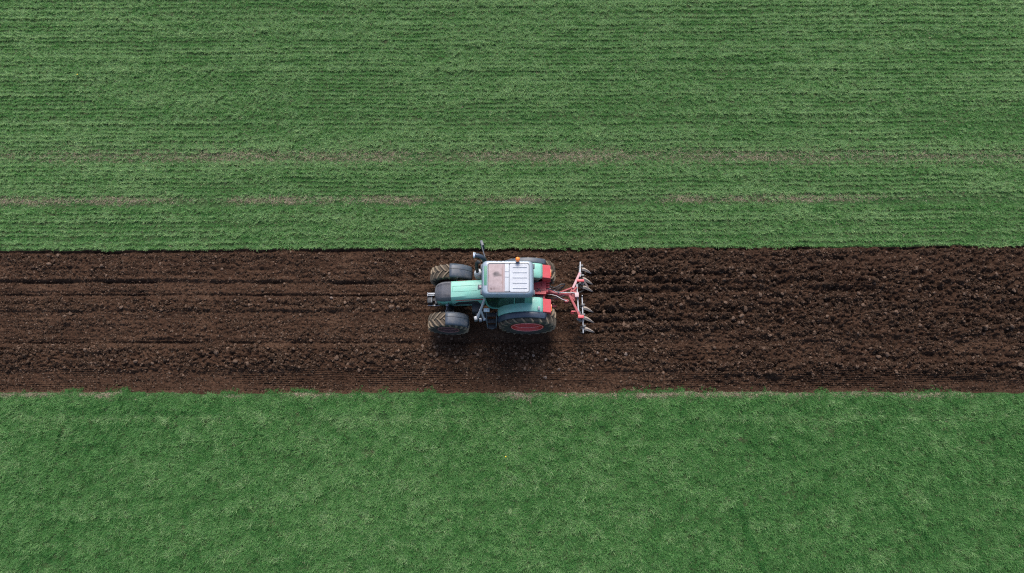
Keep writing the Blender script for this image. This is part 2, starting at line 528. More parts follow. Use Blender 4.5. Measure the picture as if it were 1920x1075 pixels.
def lump(name, m, seed, sub=2, flat=0.75, ang=0.35):
    r = random.Random(seed)
    bm = bmesh.new()
    bmesh.ops.create_icosphere(bm, subdivisions=sub, radius=0.5)
    planes = [(Vector((r.gauss(0, 1), r.gauss(0, 1), r.gauss(0, 1))).normalized(), r.uniform(0.18, 0.42)) for _ in range(11)]
    st = (r.uniform(0.8, 1.25), r.uniform(0.75, 1.1), flat * r.uniform(0.8, 1.15))
    for v in bm.verts:
        c = v.co.copy()
        for nrm, d in planes:
            t = c.dot(nrm)
            if t > d: c -= nrm * (t - d) * 0.85
        c *= 1 + ang * 0.3 * r.uniform(-1, 1)
        v.co = Vector((c.x * st[0], c.y * st[1], c.z * st[2]))
    me = bpy.data.meshes.new(name)
    bm.to_mesh(me); bm.free()
    me.materials.append(m)
    return bpy.data.objects.new(name, me)

def scatter(name, variants, pos, rot, scl, idx, tint, label, cat, damp=None):
    c = lib(name + '_kinds')
    for v in variants: c.objects.link(v)
    me = bpy.data.meshes.new(name)
    n = len(pos)
    me.vertices.add(n); me.vertices.foreach_set('co', pos.astype(np.float32).ravel())
    for nm, ty, key, arr in (('rot', 'FLOAT_VECTOR', 'vector', rot), ('scl', 'FLOAT_VECTOR', 'vector', scl), ('kind_index', 'INT', 'value', idx), ('tint', 'FLOAT', 'value', tint), ('damp', 'FLOAT', 'value', damp if damp is not None else np.zeros(n))):
        a = me.attributes.new(nm, ty, 'POINT')
        a.data.foreach_set(key, np.ascontiguousarray(arr).astype(np.int32 if ty == 'INT' else np.float32).ravel())
    o = bpy.data.objects.new(name, me)
    COL.objects.link(o)
    ng = bpy.data.node_groups.new(name + '_scatter', 'GeometryNodeTree')
    ng.interface.new_socket('Geometry', in_out='INPUT', socket_type='NodeSocketGeometry')
    ng.interface.new_socket('Geometry', in_out='OUTPUT', socket_type='NodeSocketGeometry')
    N, L = ng.nodes, ng.links
    gi = N.new('NodeGroupInput'); go = N.new('NodeGroupOutput')
    ci = N.new('GeometryNodeCollectionInfo'); ci.inputs['Collection'].default_value = c
    ci.inputs['Separate Children'].default_value = True; ci.inputs['Reset Children'].default_value = True
    ip = N.new('GeometryNodeInstanceOnPoints'); ip.inputs['Pick Instance'].default_value = True
    def named(nm, ty):
        a = N.new('GeometryNodeInputNamedAttribute'); a.data_type = ty; a.inputs['Name'].default_value = nm
        return a.outputs['Attribute']
    e2r = N.new('FunctionNodeEulerToRotation')
    L.new(named('rot', 'FLOAT_VECTOR'), e2r.inputs[0]); L.new(e2r.outputs[0], ip.inputs['Rotation'])
    L.new(named('scl', 'FLOAT_VECTOR'), ip.inputs['Scale'])
    L.new(named('kind_index', 'INT'), ip.inputs['Instance Index'])
    L.new(gi.outputs[0], ip.inputs['Points']); L.new(ci.outputs[0], ip.inputs['Instance'])
    L.new(ip.outputs[0], go.inputs[0])
    md = o.modifiers.new('scatter', 'NODES'); md.node_group = ng
    return tag(o, label, cat, kind='stuff')

def cat_(*a): return np.concatenate(a)

# --- far field: drilled rows 0.15 m apart
def far_grass():
    pitch = 0.165
    rows = np.arange(0, 18, pitch)
    rows = rows + rng.normal(0, 0.018, len(rows))
    P = []
    for k, ry in enumerate(rows):
        m = int(54 / 0.036)
        x = np.linspace(-27, 27, m) + rng.normal(0, 0.025, m)
        amp = 0.012 + 0.045 * sstep(0.42, 0.72, fbm(x * 0.35, x * 0 + k * 0.21, 133, 3))
        y = y_top(x) + 0.06 + ry + rng.normal(0, 1, m) * amp + 0.035 * (vnoise(x * 0.4, x * 0 + k * 3.7, 130) - 0.5) + 0.03 * (vnoise(x * 0.07, x * 0, 131) - 0.5)
        P.append(np.stack([x, y, np.full(m, k % 997)], -1))
    # loose plants between the rows
    m = 210000
    x = rng.uniform(-27, 27, m); y = y_top(x) + 0.03 + rng.uniform(0, 18, m)
    P.append(np.stack([x, y, np.full(m, -1)], -1))
    P = np.concatenate(P)
    x, y, rowid = P[:, 0], P[:, 1], P[:, 2]
    patch = fbm(x * 0.25, y * 0.8, 140, 4)                 # broad
    fine = fbm(x * 1.4, y * 3.0, 150, 3)
    clump = fbm(x * 4.0, y * 7.0, 155, 2)
    rowmod = np.where(rowid >= 0, vnoise(x * 0.10, rowid * 0.61, 171) * 0.6 + 0.4 * vnoise(x * 0.5, rowid * 1.3, 172), 0.5)
    # worn tracks: crop thin, straw showing
    t1 = np.exp(-((y - 12.68 - 0.10 * (vnoise(x * 0.3, x * 0, 160) - 0.5)) / 0.22) ** 2) * (0.55 + 0.6 * fbm(x * 0.4, x * 0 + 4, 161, 3))
    t2 = np.exp(-((y - 11.02 - 0.004 * x - 0.08 * (vnoise(x * 0.3, x * 0, 162) - 0.5)) / 0.13) ** 2) * (0.30 + 0.5 * sstep(0.15, 0.95, fbm(x * 0.45, x * 0 + 4, 163, 3)))
    worn = np.clip(t1 + t2, 0, 1)
    # every so often two rows stand apart (darker gaps between)
    rowstr = np.where(rowid >= 0, _hash(rowid, rowid * 0 + 3, 170), 0.5)
    keep = rng.random(len(x)) > np.clip(0.66 * worn + 0.55 * sstep(0.52, 0.75, fine) * 0.5 + (rowstr < 0.13) * 0.62 * (rowid >= 0), 0, 0.95)
    x, y, patch, fine, worn, rowid, rowstr, clump, rowmod = [a[keep] for a in (x, y, patch, fine, worn, rowid, rowstr, clump, rowmod)]
    n = len(x)
    s = (0.72 + 0.5 * rng.random(n)) * (0.42 + 0.45 * patch + 0.45 * fine + 0.45 * clump) * (1 - 0.3 * worn) * np.where(rowid < 0, 0.66, 0.75 + 0.75 * rowmod)
    tint = 0.42 + 0.40 * rng.random(n) + 0.30 * (patch - 0.5) + 0.42 * (fine - 0.5) + 0.40 * (clump - 0.5) + 0.2 * (rowstr - 0.5) + 0.45 * (rowmod - 0.5) + 0.25 * worn - 0.12 * (rowid < 0) + 0.10
    return x, y, s, tint

def near_grass():
    m = 150000
    x = rng.uniform(-27, 27, m); d = rng.uniform(0, 12.5, m) ** 1.0
    y = y_bot(x) - 0.02 - d
    # faint drill rows
    y = y + 0.25 * (np.round(y / 0.16) * 0.16 - y) * (vnoise(x * 0.2, y * 0.5, 200))
    u = x * 0.55 + y * 0.85                                   # the crop lies in slanting waves
    v = -x * 0.85 + y * 0.55
    patch = fbm(x * 0.22, y * 0.35, 240, 4)
    fine = fbm(x * 1.3 + y * 0.8, y * 4.5 - x * 0.3, 250, 4)
    clump = fbm(x * 4.5 + y * 1.2, y * 8.0 - x * 0.6, 255, 2)
    edge = np.exp(-(d / 0.16) ** 2)
    gap = edge * (0.25 + 0.7 * sstep(0.4, 0.65, vnoise(x * 0.9, x * 0 + 1, 260)))
    line = 0.5 * np.exp(-((y - 3.35 - 0.05 * (vnoise(x * 0.5, x * 0, 261) - 0.5)) / 0.07) ** 2)
    mark = np.exp(-(((x - 7.35) * 0.96 + (y + 0.25) * 0.28) / 0.09) ** 2) * (1 - sstep(0.3, 1.2, y)) + 0.7 * np.exp(-(((x - 12.0) * 0.75 + (y - 0.6) * 0.66) / 0.10) ** 2) * band(y, -0.6, 0.9, 0.3)
    bare = np.exp(-(((x - 10.15) / 0.16) ** 2 + ((y - 2.95) / 0.2) ** 2))
    keep = rng.random(m) > np.clip(0.85 * gap + 0.9 * bare + 0.35 * sstep(0.55, 0.75, fine), 0, 0.96)
    # weeds spilling on to the soil
    xw = rng.uniform(-27, 27, 7000); dw = -np.abs(rng.normal(0, 0.07, 7000))
    kw = sstep(0.52, 0.72, fbm(xw * 1.4, xw * 0 + 5, 270, 3)) > rng.random(7000)
    xw, dw = xw[kw], dw[kw]
    yw = y_bot(xw) - dw
    n = keep.sum()
    s = (0.8 + 0.5 * rng.random(m)) * (0.40 + 0.25 * patch + 0.5 * fine + 0.6 * clump) * (1 - 0.3 * edge)
    tint = 0.08 + 0.46 * rng.random(m) + 0.26 * (patch - 0.5) + 0.30 * (fine - 0.5) + 0.42 * (clump - 0.5) + 0.40 * line - 0.35 * mark
    return cat_(x[keep], xw), cat_(y[keep], yw), cat_(s[keep], rng.uniform(0.25, 0.5, len(xw))), cat_(tint[keep], rng.uniform(0, 0.4, len(xw)))

def field_z(x, y, far):
    off = (y - y_top(x)) if far else (y_bot(x) - y)
    return 0.02 + 0.05 * (fbm(x * 1.5, y * 2.5, 120, 4) - 0.5) * sstep(0, 0.4, np.abs(off))

def put_grass(name, data, far, variants, label):
    x, y, s, tint = data
    n = len(x)
    z = field_z(x, y, far) - 0.005
    rot = np.stack([rng.normal(0, 0.16, n), rng.normal(0, 0.16, n), rng.uniform(0, 6.283, n)], -1)
    scl = np.stack([s, s, s * rng.uniform(0.8, 1.2, n)], -1)
    scatter(name, variants, np.stack([x, y, z], -1), rot, scl, rng.integers(0, len(variants), n), tint, label, 'grass')

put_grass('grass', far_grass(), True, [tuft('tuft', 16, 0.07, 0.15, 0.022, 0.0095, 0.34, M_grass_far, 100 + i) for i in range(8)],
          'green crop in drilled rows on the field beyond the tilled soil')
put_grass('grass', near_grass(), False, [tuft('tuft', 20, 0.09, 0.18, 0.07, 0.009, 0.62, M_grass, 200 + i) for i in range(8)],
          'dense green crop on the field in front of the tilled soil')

# --- dry straw in the worn tracks, along the near edge, and bits on the soil
def straw():
    X = []; Y = []; Z = []; S = []
    m = 26000
    x = rng.uniform(-27, 27, m)
    y = 12.68 + 0.24 * rng.normal(0, 1, m); ok = fbm(x * 0.4, x * 0 + 4, 161, 3) > rng.uniform(0.0, 0.95, m)
    X.append(x[ok]); Y.append(y[ok])
    m = 13000
    x = rng.uniform(-27, 27, m)
    y = 11.02 + 0.004 * x + 0.09 * rng.normal(0, 1, m); ok = sstep(0.25, 0.85, fbm(x * 0.45, x * 0 + 4, 163, 3)) > rng.uniform(0.0, 0.9, m)
    X.append(x[ok]); Y.append(y[ok])
    m = 9000
    x = rng.uniform(-27, 27, m); y = y_top(x) + 0.05 + rng.uniform(0, 18, m)
    X.append(x); Y.append(y)
    x = cat_(*X); y = cat_(*Y)
    zf = field_z(x, y, True)
    m = 14000
    xn = rng.uniform(-27, 27, m); yn = y_bot(xn) - 0.02 - 0.02 - np.abs(rng.normal(0, 0.08, m)); ok = vnoise(xn * 0.9, xn * 0 + 1, 260) > rng.uniform(0.15, 0.95, m)
    xn, yn = xn[ok], yn[ok]
    m = 9000
    xm = rng.uniform(-27, 27, m); ym = y_bot(xm) - rng.uniform(0, 12, m)
    xn = cat_(xn, xm); yn = cat_(yn, ym)
    zn = field_z(xn, yn, False)
    m = 2600
    xs = rng.uniform(-23, 23, m); ys = y_bot(xs) + (y_top(xs) - y_bot(xs)) * rng.random(m) ** 1.2
    zs, _, _ = soil_height(xs, ys)
    x = cat_(x, xn, xs); y = cat_(y, yn, ys); z = cat_(zf, zn, zs + 0.012)
    onsoil = np.arange(len(x)) >= len(x) - m
    n = len(x)
    s = rng.uniform(0.45, 0.95, n) * np.where(onsoil, 0.45, 1)
    rot = np.stack([rng.normal(0, 0.35, n), rng.normal(0, 0.35, n), rng.uniform(0, 6.28, n)], -1)
    scatter('straw', [tuft('wisp', 6, 0.07, 0.15, 0.05, 0.007, 0.8, M_straw, 300 + i) for i in range(5)],
            np.stack([x, y, z], -1), rot, np.stack([s, s, s], -1), rng.integers(0, 5, n), rng.uniform(-0.05, 0.75, n),
            'dry pale straw in the worn tracks and along the field edges', 'straw')
straw()

# --- soil clods
def clods():
    m = 330000
    x = rng.uniform(-23, 23, m); y = y_bot(x) + 0.05 + (y_top(x) - y_bot(x) - 0.13) * rng.random(m)
    h, rough, right = soil_height(x, y)
    clus = fbm(x * 1.3, y * 2.6, 330, 3)
    p = np.clip(0.15 + 0.75 * rough * sstep(0.3, 0.65, clus), 0, 1)
    press = band(x, -2.9, 1.4, 0.2) * (np.exp(-((y - 6.3) / 0.3) ** 4) + np.exp(-((y - 8.1) / 0.3) ** 4))
    p *= 1 - np.clip(press, 0, 1)
    k = rng.random(m) < p
    x, y, h, rough, right = x[k], y[k], h[k], rough[k], right[k]
    n = len(x)
    s = 0.025 + 0.04 * rng.random(n) ** 2 + 0.14 * np.maximum(rng.random(n) - 0.90, 0) / 0.10 * rng.random(n) ** 1.3 * (0.35 + 0.7 * rough)
    z = h + s * 0.10
    rot = np.stack([rng.uniform(-0.5, 0.5, n), rng.uniform(-0.5, 0.5, n), rng.uniform(0, 6.28, n)], -1)
    tint = 0.10 + 0.7 * rng.random(n) ** 1.9 + 1.8 * (s - 0.05)
    scatter('soil_clods', [lump('clod', M_clod, 400 + i) for i in range(10)], np.stack([x, y, z], -1), rot, np.stack([s, s, s * 0.85], -1),
            rng.integers(0, 10, n), np.clip(tint, 0, 1), 'loose brown clods of earth strewn over the tilled strip', 'soil clods', damp=right * 0.6)
    print('clods', n)
clods()
# ------------------------------------------------------------------ tractor
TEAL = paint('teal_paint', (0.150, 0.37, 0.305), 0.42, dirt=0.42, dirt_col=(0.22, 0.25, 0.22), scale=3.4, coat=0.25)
TEAL_SHADED = paint('teal_shaded_paint', (0.065, 0.24, 0.185), 0.42, dirt=0.45, dirt_col=(0.09, 0.085, 0.06), scale=4.0, coat=0.2)  # shaded copy of the teal: darkness of upright faces put into the colour
RED = paint('red_paint', (0.40, 0.042, 0.052), 0.45, dirt=0.35, dirt_col=(0.30, 0.12, 0.11), scale=7.0)
RED_RIM = paint('red_rim_paint', (0.46, 0.035, 0.028), 0.4, dirt=0.3, dirt_col=(0.16, 0.08, 0.06), scale=5.0)
RED_WORN = paint('worn_red_paint', (0.27, 0.030, 0.038), 0.55, dirt=0.7, dirt_col=(0.26, 0.15, 0.15), scale=9.0)
SLATE = paint('slate_plastic', (0.030, 0.043, 0.064), 0.48, dirt=0.5, dirt_col=(0.14, 0.13, 0.12), scale=4.0)
BLACK = paint('black_plastic', (0.014, 0.017, 0.022), 0.5, dirt=0.35, dirt_col=(0.06, 0.05, 0.042), scale=5.0)
GRILLE = paint('grille_grey', (0.060, 0.062, 0.075), 0.55, dirt=0.3, dirt_col=(0.14, 0.12, 0.11), scale=5.0)
ROOFGREY = paint('grey_roof_plastic', (0.16, 0.21, 0.265), 0.32, dirt=0.45, dirt_col=(0.16, 0.17, 0.18), scale=3.5, coat=0.2)
ROOFWHITE = paint('white_roof_panel', (0.33, 0.35, 0.385), 0.6, dirt=0.35, dirt_col=(0.25, 0.245, 0.25), scale=4.0)
SILVER = paint('bare_steel', (0.20, 0.22, 0.25), 0.42, metal=0.4, dirt=0.4, dirt_col=(0.18, 0.14, 0.11), scale=12.0)
SHARE = paint('worn_share_steel', (0.34, 0.28, 0.235), 0.5, metal=0.0, dirt=0.5, dirt_col=(0.22, 0.14, 0.10), scale=14.0)
TYRE = paint('tyre_rubber', (0.018, 0.020, 0.019), 0.75, dirt=0.7, dirt_col=(0.055, 0.045, 0.032), scale=5.0)
TREAD = paint('muddy_tread', (0.050, 0.038, 0.026), 0.9, dirt=0.8, dirt_col=(0.075, 0.055, 0.038), scale=8.0)
LUG = paint('dusty_lug', (0.15, 0.115, 0.080), 0.9, dirt=0.75, dirt_col=(0.06, 0.046, 0.033), scale=6.0, var=0.25)
AMBER = paint('amber_lens', (0.85, 0.20, 0.02), 0.2, dirt=0.05, coat=0.6)
SEATC = paint('seat_fabric', (0.05, 0.055, 0.06), 0.9, dirt=0.3)
INNER = paint('cab_trim', (0.10, 0.11, 0.10), 0.8, dirt=0.3)
WHITE = paint('white_plastic', (0.72, 0.74, 0.76), 0.4, dirt=0.25)

def glass_material(name, tint, mix):
    m, N, L, P = mat(name)
    P.inputs['Base Color'].default_value = (*tint, 1)
    P.inputs['Roughness'].default_value = 0.06 if mix > 0.3 else 0.35
    P.inputs['Specular IOR Level'].default_value = 0.6 if mix > 0.3 else 0.2
    tr = N.new('ShaderNodeBsdfTransparent'); tr.inputs['Color'].default_value = (0.55, 0.72, 0.62, 1)
    mx = N.new('ShaderNodeMixShader'); mx.inputs['Fac'].default_value = mix
    L.new(P.outputs['BSDF'], mx.inputs[1]); L.new(tr.outputs['BSDF'], mx.inputs[2])
    L.new(mx.outputs['Shader'], N['Material Output'].inputs['Surface'])
    return m
GLASS = glass_material('green_cab_glass', (0.012, 0.04, 0.028), 0.5)
GLASS_TOP = glass_material('green_top_glass', (0.07, 0.22, 0.15), 0.25)
LAMPG = glass_material('lamp_glass', (0.05, 0.055, 0.05), 0.1)

def hatch_material():
    """dusty tinted roof hatch with smeared dark patches"""
    m, N, L, P = mat('dusty_hatch')
    tc = N.new('ShaderNodeTexCoord')
    n1 = N.new('ShaderNodeTexNoise'); n1.inputs['Scale'].default_value = 7; n1.inputs['Detail'].default_value = 7
    L.new(tc.outputs['Object'], n1.inputs['Vector'])
    base = N.new('ShaderNodeValToRGB')
    base.color_ramp.elements[0].position = 0.3; base.color_ramp.elements[0].color = (0.26, 0.21, 0.22, 1)
    base.color_ramp.elements[1].position = 0.75; base.color_ramp.elements[1].color = (0.195, 0.15, 0.155, 1)
    L.new(n1.outputs['Fac'], base.inputs['Fac'])
    col = base.outputs['Color']
    for (cx, cy, rx, ry, c, k) in ((-0.47, 0.10, 0.13, 0.10, (0.055, 0.048, 0.055), 0.85), (-0.52, 0.13, 0.05, 0.06, (0.035, 0.03, 0.037), 0.8), (-0.36, 0.07, 0.09, 0.05, (0.085, 0.066, 0.066), 0.7),
                                  (-0.63, -0.36, 0.05, 0.055, (0.10, 0.07, 0.07), 0.8), (-0.53, -0.34, 0.05, 0.05, (0.14, 0.10, 0.10), 0.6), (-0.285, 0.0, 0.030, 0.55, (0.16, 0.10, 0.09), 0.6)):
        sub = N.new('ShaderNodeVectorMath'); sub.operation = 'SUBTRACT'; sub.inputs[1].default_value = (cx, cy, 0)
        L.new(tc.outputs['Object'], sub.inputs[0])
        nv = N.new('ShaderNodeVectorMath'); nv.operation = 'SCALE'; nv.inputs['Scale'].default_value = 0.10
        L.new(n1.outputs['Color'], nv.inputs[0])
        ad = N.new('ShaderNodeVectorMath'); ad.operation = 'ADD'; L.new(sub.outputs[0], ad.inputs[0]); L.new(nv.outputs[0], ad.inputs[1])
        sc = N.new('ShaderNodeVectorMath'); sc.operation = 'MULTIPLY'; sc.inputs[1].default_value = (1 / rx, 1 / ry, 0)
        a2 = N.new('ShaderNodeVectorMath'); a2.operation = 'SUBTRACT'; a2.inputs[1].default_value = (0.05, 0.05, 0)
        L.new(ad.outputs[0], a2.inputs[0]); L.new(a2.outputs[0], sc.inputs[0])
        ln = N.new('ShaderNodeVectorMath'); ln.operation = 'LENGTH'; L.new(sc.outputs[0], ln.inputs[0])
        mr = N.new('ShaderNodeMapRange'); mr.inputs['From Min'].default_value = 0.4; mr.inputs['From Max'].default_value = 1.1; mr.inputs['To Min'].default_value = k; mr.inputs['To Max'].default_value = 0
        L.new(ln.outputs['Value'], mr.inputs['Value'])
        mx = N.new('ShaderNodeMixRGB'); mx.inputs['Color2'].default_value = (*c, 1)
        L.new(mr.outputs['Result'], mx.inputs['Fac']); L.new(col, mx.inputs['Color1'])
        col = mx.outputs['Color']
    L.new(col, P.inputs['Base Color'])
    P.inputs['Roughness'].default_value = 0.6
    P.inputs['Specular IOR Level'].default_value = 0.25
    return m
HATCH = hatch_material()

tractor = empty('tractor', (0, 7.2, 0))
tag(tractor, 'teal farm tractor with red rims and white ribbed roof working the brown soil', 'tractor')
T = tractor

def rrect(x0, x1, y0, y1, r, z, n=5):
    pts = []
    for cx, cy, a0 in ((x1 - r, y1 - r, 0), (x0 + r, y1 - r, 90), (x0 + r, y0 + r, 180), (x1 - r, y0 + r, 270)):
        for k in range(n + 1):
            a = R(a0 + 90 * k / n)
            pts.append((cx + r * math.cos(a), cy + r * math.sin(a), z))
    return pts

# --- wheels
def make_tyre(Rr, w, nl, delta, lug_w, rim):
    b = MB(); h = w / 2
    Rt = Rr - 0.045
    prof = [(rim * Rr, -h * 0.70), (rim * Rr + 0.03, -h * 0.86), (Rr * (rim + 0.14), -h * 1.0), (Rr * 0.86, -h * 1.0), (Rt * 0.955, -h * 0.90), (Rt * 0.99, -h * 0.70), (Rt * 1.003, 0),
            (Rt * 0.99, h * 0.70), (Rt * 0.955, h * 0.90), (Rr * 0.86, h * 1.0), (Rr * (rim + 0.14), h * 1.0), (rim * Rr + 0.03, h * 0.86), (rim * Rr, h * 0.70)]
    b.lathe(prof, n=72, mi=[0, 0, 0, 0, 1, 1, 1, 1, 0, 0, 0, 0])
    for s in (-1, 1):
        for k in range(nl):
            th0 = 2 * math.pi * (k + (0.5 if s > 0 else 0)) / nl
            secs = []
            for (t, ro, hh) in ((0.0, Rr, -0.04), (0.25, Rr + 0.002, 0.24), (0.5, Rr * 0.998, 0.50), (0.75, Rr * 0.985, 0.76), (1.0, Rr * 0.955, 0.99), (1.12, Rr * 0.86, 1.03)):
                a = th0 - delta * (t ** 0.85)
                ri = ro - 0.06
                hw = lug_w / 2 * (1.0 + 0.25 * t)
                sec = []
                for (rr, sg, q) in ((ri, -1, 1.25), (ro, -1, 0.8), (ro, 1, 0.8), (ri, 1, 1.25)):
                    aa = a + sg * hw * q / Rr
                    sec.append((rr * math.cos(aa), s * hh * h, rr * math.sin(aa)))
                secs.append(sec)
            b.loft(secs, mi=2)
    return b

def make_rim(Rr, w, rim):
    b = MB(); h = w / 2; r0 = rim * Rr
    b.lathe([(r0 + 0.012, -h * 0.66), (r0 + 0.012, -h * 0.88), (r0 - 0.012, -h * 0.90), (r0 - 0.03, -h * 0.70), (r0 * 0.91, -h * 0.50), (r0 * 0.885, -h * 0.52), (r0 * 0.86, -h * 0.30), (r0 * 0.81, -h * 0.06), (r0 * 0.785, -h * 0.08), (r0 * 0.74, 0.25 * h),
             (r0 * 0.55, h * 0.28), (r0 * 0.36, h * 0.10), (r0 * 0.34, -h * 0.30), (r0 * 0.12, -h * 0.34), (0.001, -h * 0.34)], n=56)
    b.lathe([(r0 - 0.005, -h * 0.7), (r0 - 0.03, 0), (r0 - 0.005, h * 0.85), (r0 + 0.012, h * 0.88), (r0 + 0.012, h * 0.6)], n=56)
    for rr_, hh_ in ((r0 - 0.012, -0.885), (r0 * 0.895, -0.53), (r0 * 0.80, -0.13)):
        b.tube([(rr_ * math.cos(2 * math.pi * k / 48), hh_ * h, rr_ * math.sin(2 * math.pi * k / 48)) for k in range(49)], 0.013, 6, mi=1)
    for k in range(8):
        a = 2 * math.pi * k / 8
        b.tube([(r0 * 0.26 * math.cos(a), -h * 0.30, r0 * 0.26 * math.sin(a)), (r0 * 0.26 * math.cos(a), -h * 0.42, r0 * 0.26 * math.sin(a))], 0.016, 6)
    return b

kinds = {}
EDGE_RED = paint('worn_lit_rim_edge', (0.62, 0.20, 0.19), 0.5, dirt=0.4, dirt_col=(0.25, 0.14, 0.12), scale=9)  # paler worn rings, with the light on the rim ledges put into the colour
EDGE_DULL = paint('dull_rim_edge', (0.20, 0.085, 0.075), 0.7, dirt=0.6, dirt_col=(0.12, 0.08, 0.07), scale=9)
DUSTY_RIM = paint('dusty_dark_rim', (0.060, 0.026, 0.024), 0.7, dirt=0.8, dirt_col=(0.09, 0.05, 0.045), scale=7)
def wheel(name, loc, side, dims):
    root = empty(name, loc, T, (0, 0, 0 if side < 0 else math.pi))
    if dims not in kinds:
        Rr, w, nl, de, lw, rim = dims
        rm = RED_RIM if dims is REAR else DUSTY_RIM
        kinds[dims] = (make_tyre(*dims).build('tyre', [TYRE, TREAD, LUG], root, smooth=40), make_rim(Rr, w, rim).build('rim', [rm, EDGE_RED if dims is REAR else EDGE_DULL], root, smooth=40))
    else:
        for src in kinds[dims]:
            c = src.copy(); COL.objects.link(c); c.parent = root
    root.rotation_euler[1] = random.uniform(-0.3, 0.3) if side < 0 else 0.0
    return root
REAR = (0.94, 0.58, 20, 0.30, 0.062, 0.55)
FRONT = (0.68, 0.46, 18, 0.34, 0.055, 0.52)
wheel('rear_wheel', (0.49, -0.77, 0.92), -1, REAR)
wheel('rear_wheel', (0.49, 0.77, 0.92), 1, REAR)
f1 = wheel('front_wheel', (-2.06, -0.84, 0.66), -1, FRONT); f1.rotation_euler = (0, 0, R(-2))
f2 = wheel('front_wheel', (-2.03, 0.76, 0.66), 1, FRONT); f2.rotation_euler = (0, 0, R(178))

# --- chassis
b = MB()
b.box((-1.45, 0, 0.92), (1.45, 0.46, 0.62), bevel=0.04)
b.box((0.15, 0, 0.90), (1.75, 0.60, 0.62), bevel=0.05)
b.box((-2.10, 0, 0.75), (0.50, 0.40, 0.36), bevel=0.03)
b.tube([(-1.7, -0.26, 0.95), (-1.35, -0.29, 0.9), (-0.9, -0.3, 1.0)], 0.03, 8)
b.tube([(-2.0, -0.26, 1.12), (-1.5, -0.30, 1.12), (-1.0, -0.30, 1.16)], 0.018, 8)
b.tube([(-2.0, 0.26, 1.12), (-1.5, 0.30, 1.1), (-1.0, 0.32, 1.16)], 0.022, 8)
b.build('chassis', BLACK, T)
b = MB()
b.tube([(-2.05, -0.62, 0.66), (-2.05, -0.2, 0.70), (-2.05, 0.2, 0.70), (-2.05, 0.56, 0.66)], [0.09, 0.10, 0.10, 0.09], 12)
b.tube([(-1.92, -0.55, 0.72), (-1.92, 0.5, 0.72)], 0.025, 8)
b.build('front_axle', BLACK, T)
b = MB(); b.tube([(0.49, -0.6, 0.92), (0.49, 0.6, 0.92)], 0.15, 16); b.build('rear_axle', BLACK, T)
b = MB()
b.tube([(-2.09, -0.33, 0.78), (-2.09, -0.33, 1.10)], 0.030, 10)
b.lathe([(0.001, 1.18), (0.05, 1.16), (0.062, 1.10), (0.05, 1.05), (0.001, 1.03)], 14, center=(-2.09, -0.33, 0), axis='Z')
b.tube([(-2.09, -0.38, 1.0), (-2.20, -0.58, 0.80)], 0.022, 8)
b.build('axle_strut', SILVER, T)

# --- bonnet: dark ribbed front cap and teal hood
def hood_sec(x, wt, wl, zt, zl, crown=0.02):
    return [(x, -wl, zl), (x, -wl, zt - 0.16), (x, -wl * 0.93, zt - 0.07), (x, -wt, zt - 0.012), (x, -wt * 0.5, zt + crown * 0.7), (x, 0, zt + crown),
            (x, wt * 0.5, zt + crown * 0.7), (x, wt, zt - 0.012), (x, wl * 0.93, zt - 0.07), (x, wl, zt - 0.16), (x, wl, zl)]
def hs(x):
    t = (x + 2.46) / 1.56
    wt = 0.245 - 0.035 * max(0, (t - 0.4) / 0.6)
    wl = 0.325 - 0.02 * t
    zt = 1.60 + 0.30 * t ** 0.9
    zl = 0.92 + 0.06 * t
    nose = max(0.0, 1 - (x + 2.46) / 0.34)
    k = math.sqrt(max(0.0, 1 - nose ** 2.2))
    return wt * (0.42 + 0.58 * k), wl * (0.48 + 0.52 * k), zt - 0.11 * nose ** 2, zl - 0.05 * nose
b = MB()
xs = [-1.93, -1.8, -1.6, -1.4, -1.2, -1.0, -0.88]
b.loft([hood_sec(x, *hs(x)) for x in xs])
hood = b.build('hood', TEAL, T, smooth=30)
b = MB()
gx = [-2.46, -2.45, -2.42, -2.37, -2.30, -2.22, -2.12, -2.02, -1.935]
secs = [hood_sec(x, *[v * (0.985 if i < 2 else 1) for i, v in enumerate(hs(x))]) for x in gx]
b.loft(secs)
for k in range(13):                                             # fine ribs along the cap
    y = -0.21 + 0.42 * k / 12
    pts = []
    for x in (-2.40, -2.34, -2.25, -2.12, -1.96):
        wt, wl, zt, zl = hs(x)
        yy = y / 0.24 * wt
        pts.append((x, yy, zt + 0.02 * (1 - (yy / (wt + 1e-6)) ** 2) * 0.9))
    b.tube(pts, 0.006, 5)
b.build('hood_grille', GRILLE, hood, smooth=30)
# side panels lower, teal, curving round the nose under the cap
for s in (-1, 1):
    b = MB()
    a_, c_ = [], []
    for x in (-2.40, -2.33, -2.25, -2.15, -2.05, -1.93):
        wt, wl, zt, zl = hs(x)
        a_.append((x, s * (wl + 0.006), zl - 0.005)); c_.append((x, s * (wl + 0.006), zt - 0.20))
    bm = b.bm
    va = [bm.verts.new(p) for p in a_]; vc = [bm.verts.new(p) for p in c_]
    for i in range(len(va) - 1): bm.faces.new((va[i], va[i + 1], vc[i + 1], vc[i]))
    b.build('side_panel', TEAL_SHADED, hood, solidify=0.008)
def side_patch(name, pts, m, off=0.012, s=-1):
    """flat piece on the hood flank, pts = (x, z)"""
    b = MB()
    def yy(x): return s * (hs(x)[1] + off)
    bm = b.bm
    a = [bm.verts.new((x, yy(x), z)) for x, z in pts]
    c = [bm.verts.new((x, yy(x) - s * 0.015, z)) for x, z in pts]
    bm.faces.new(a); bm.faces.new(c[::-1])
    for i in range(len(a)): bm.faces.new((a[i], a[(i + 1) % len(a)], c[(i + 1) % len(a)], c[i]))
    return b.build(name, m, hood, smooth=0)
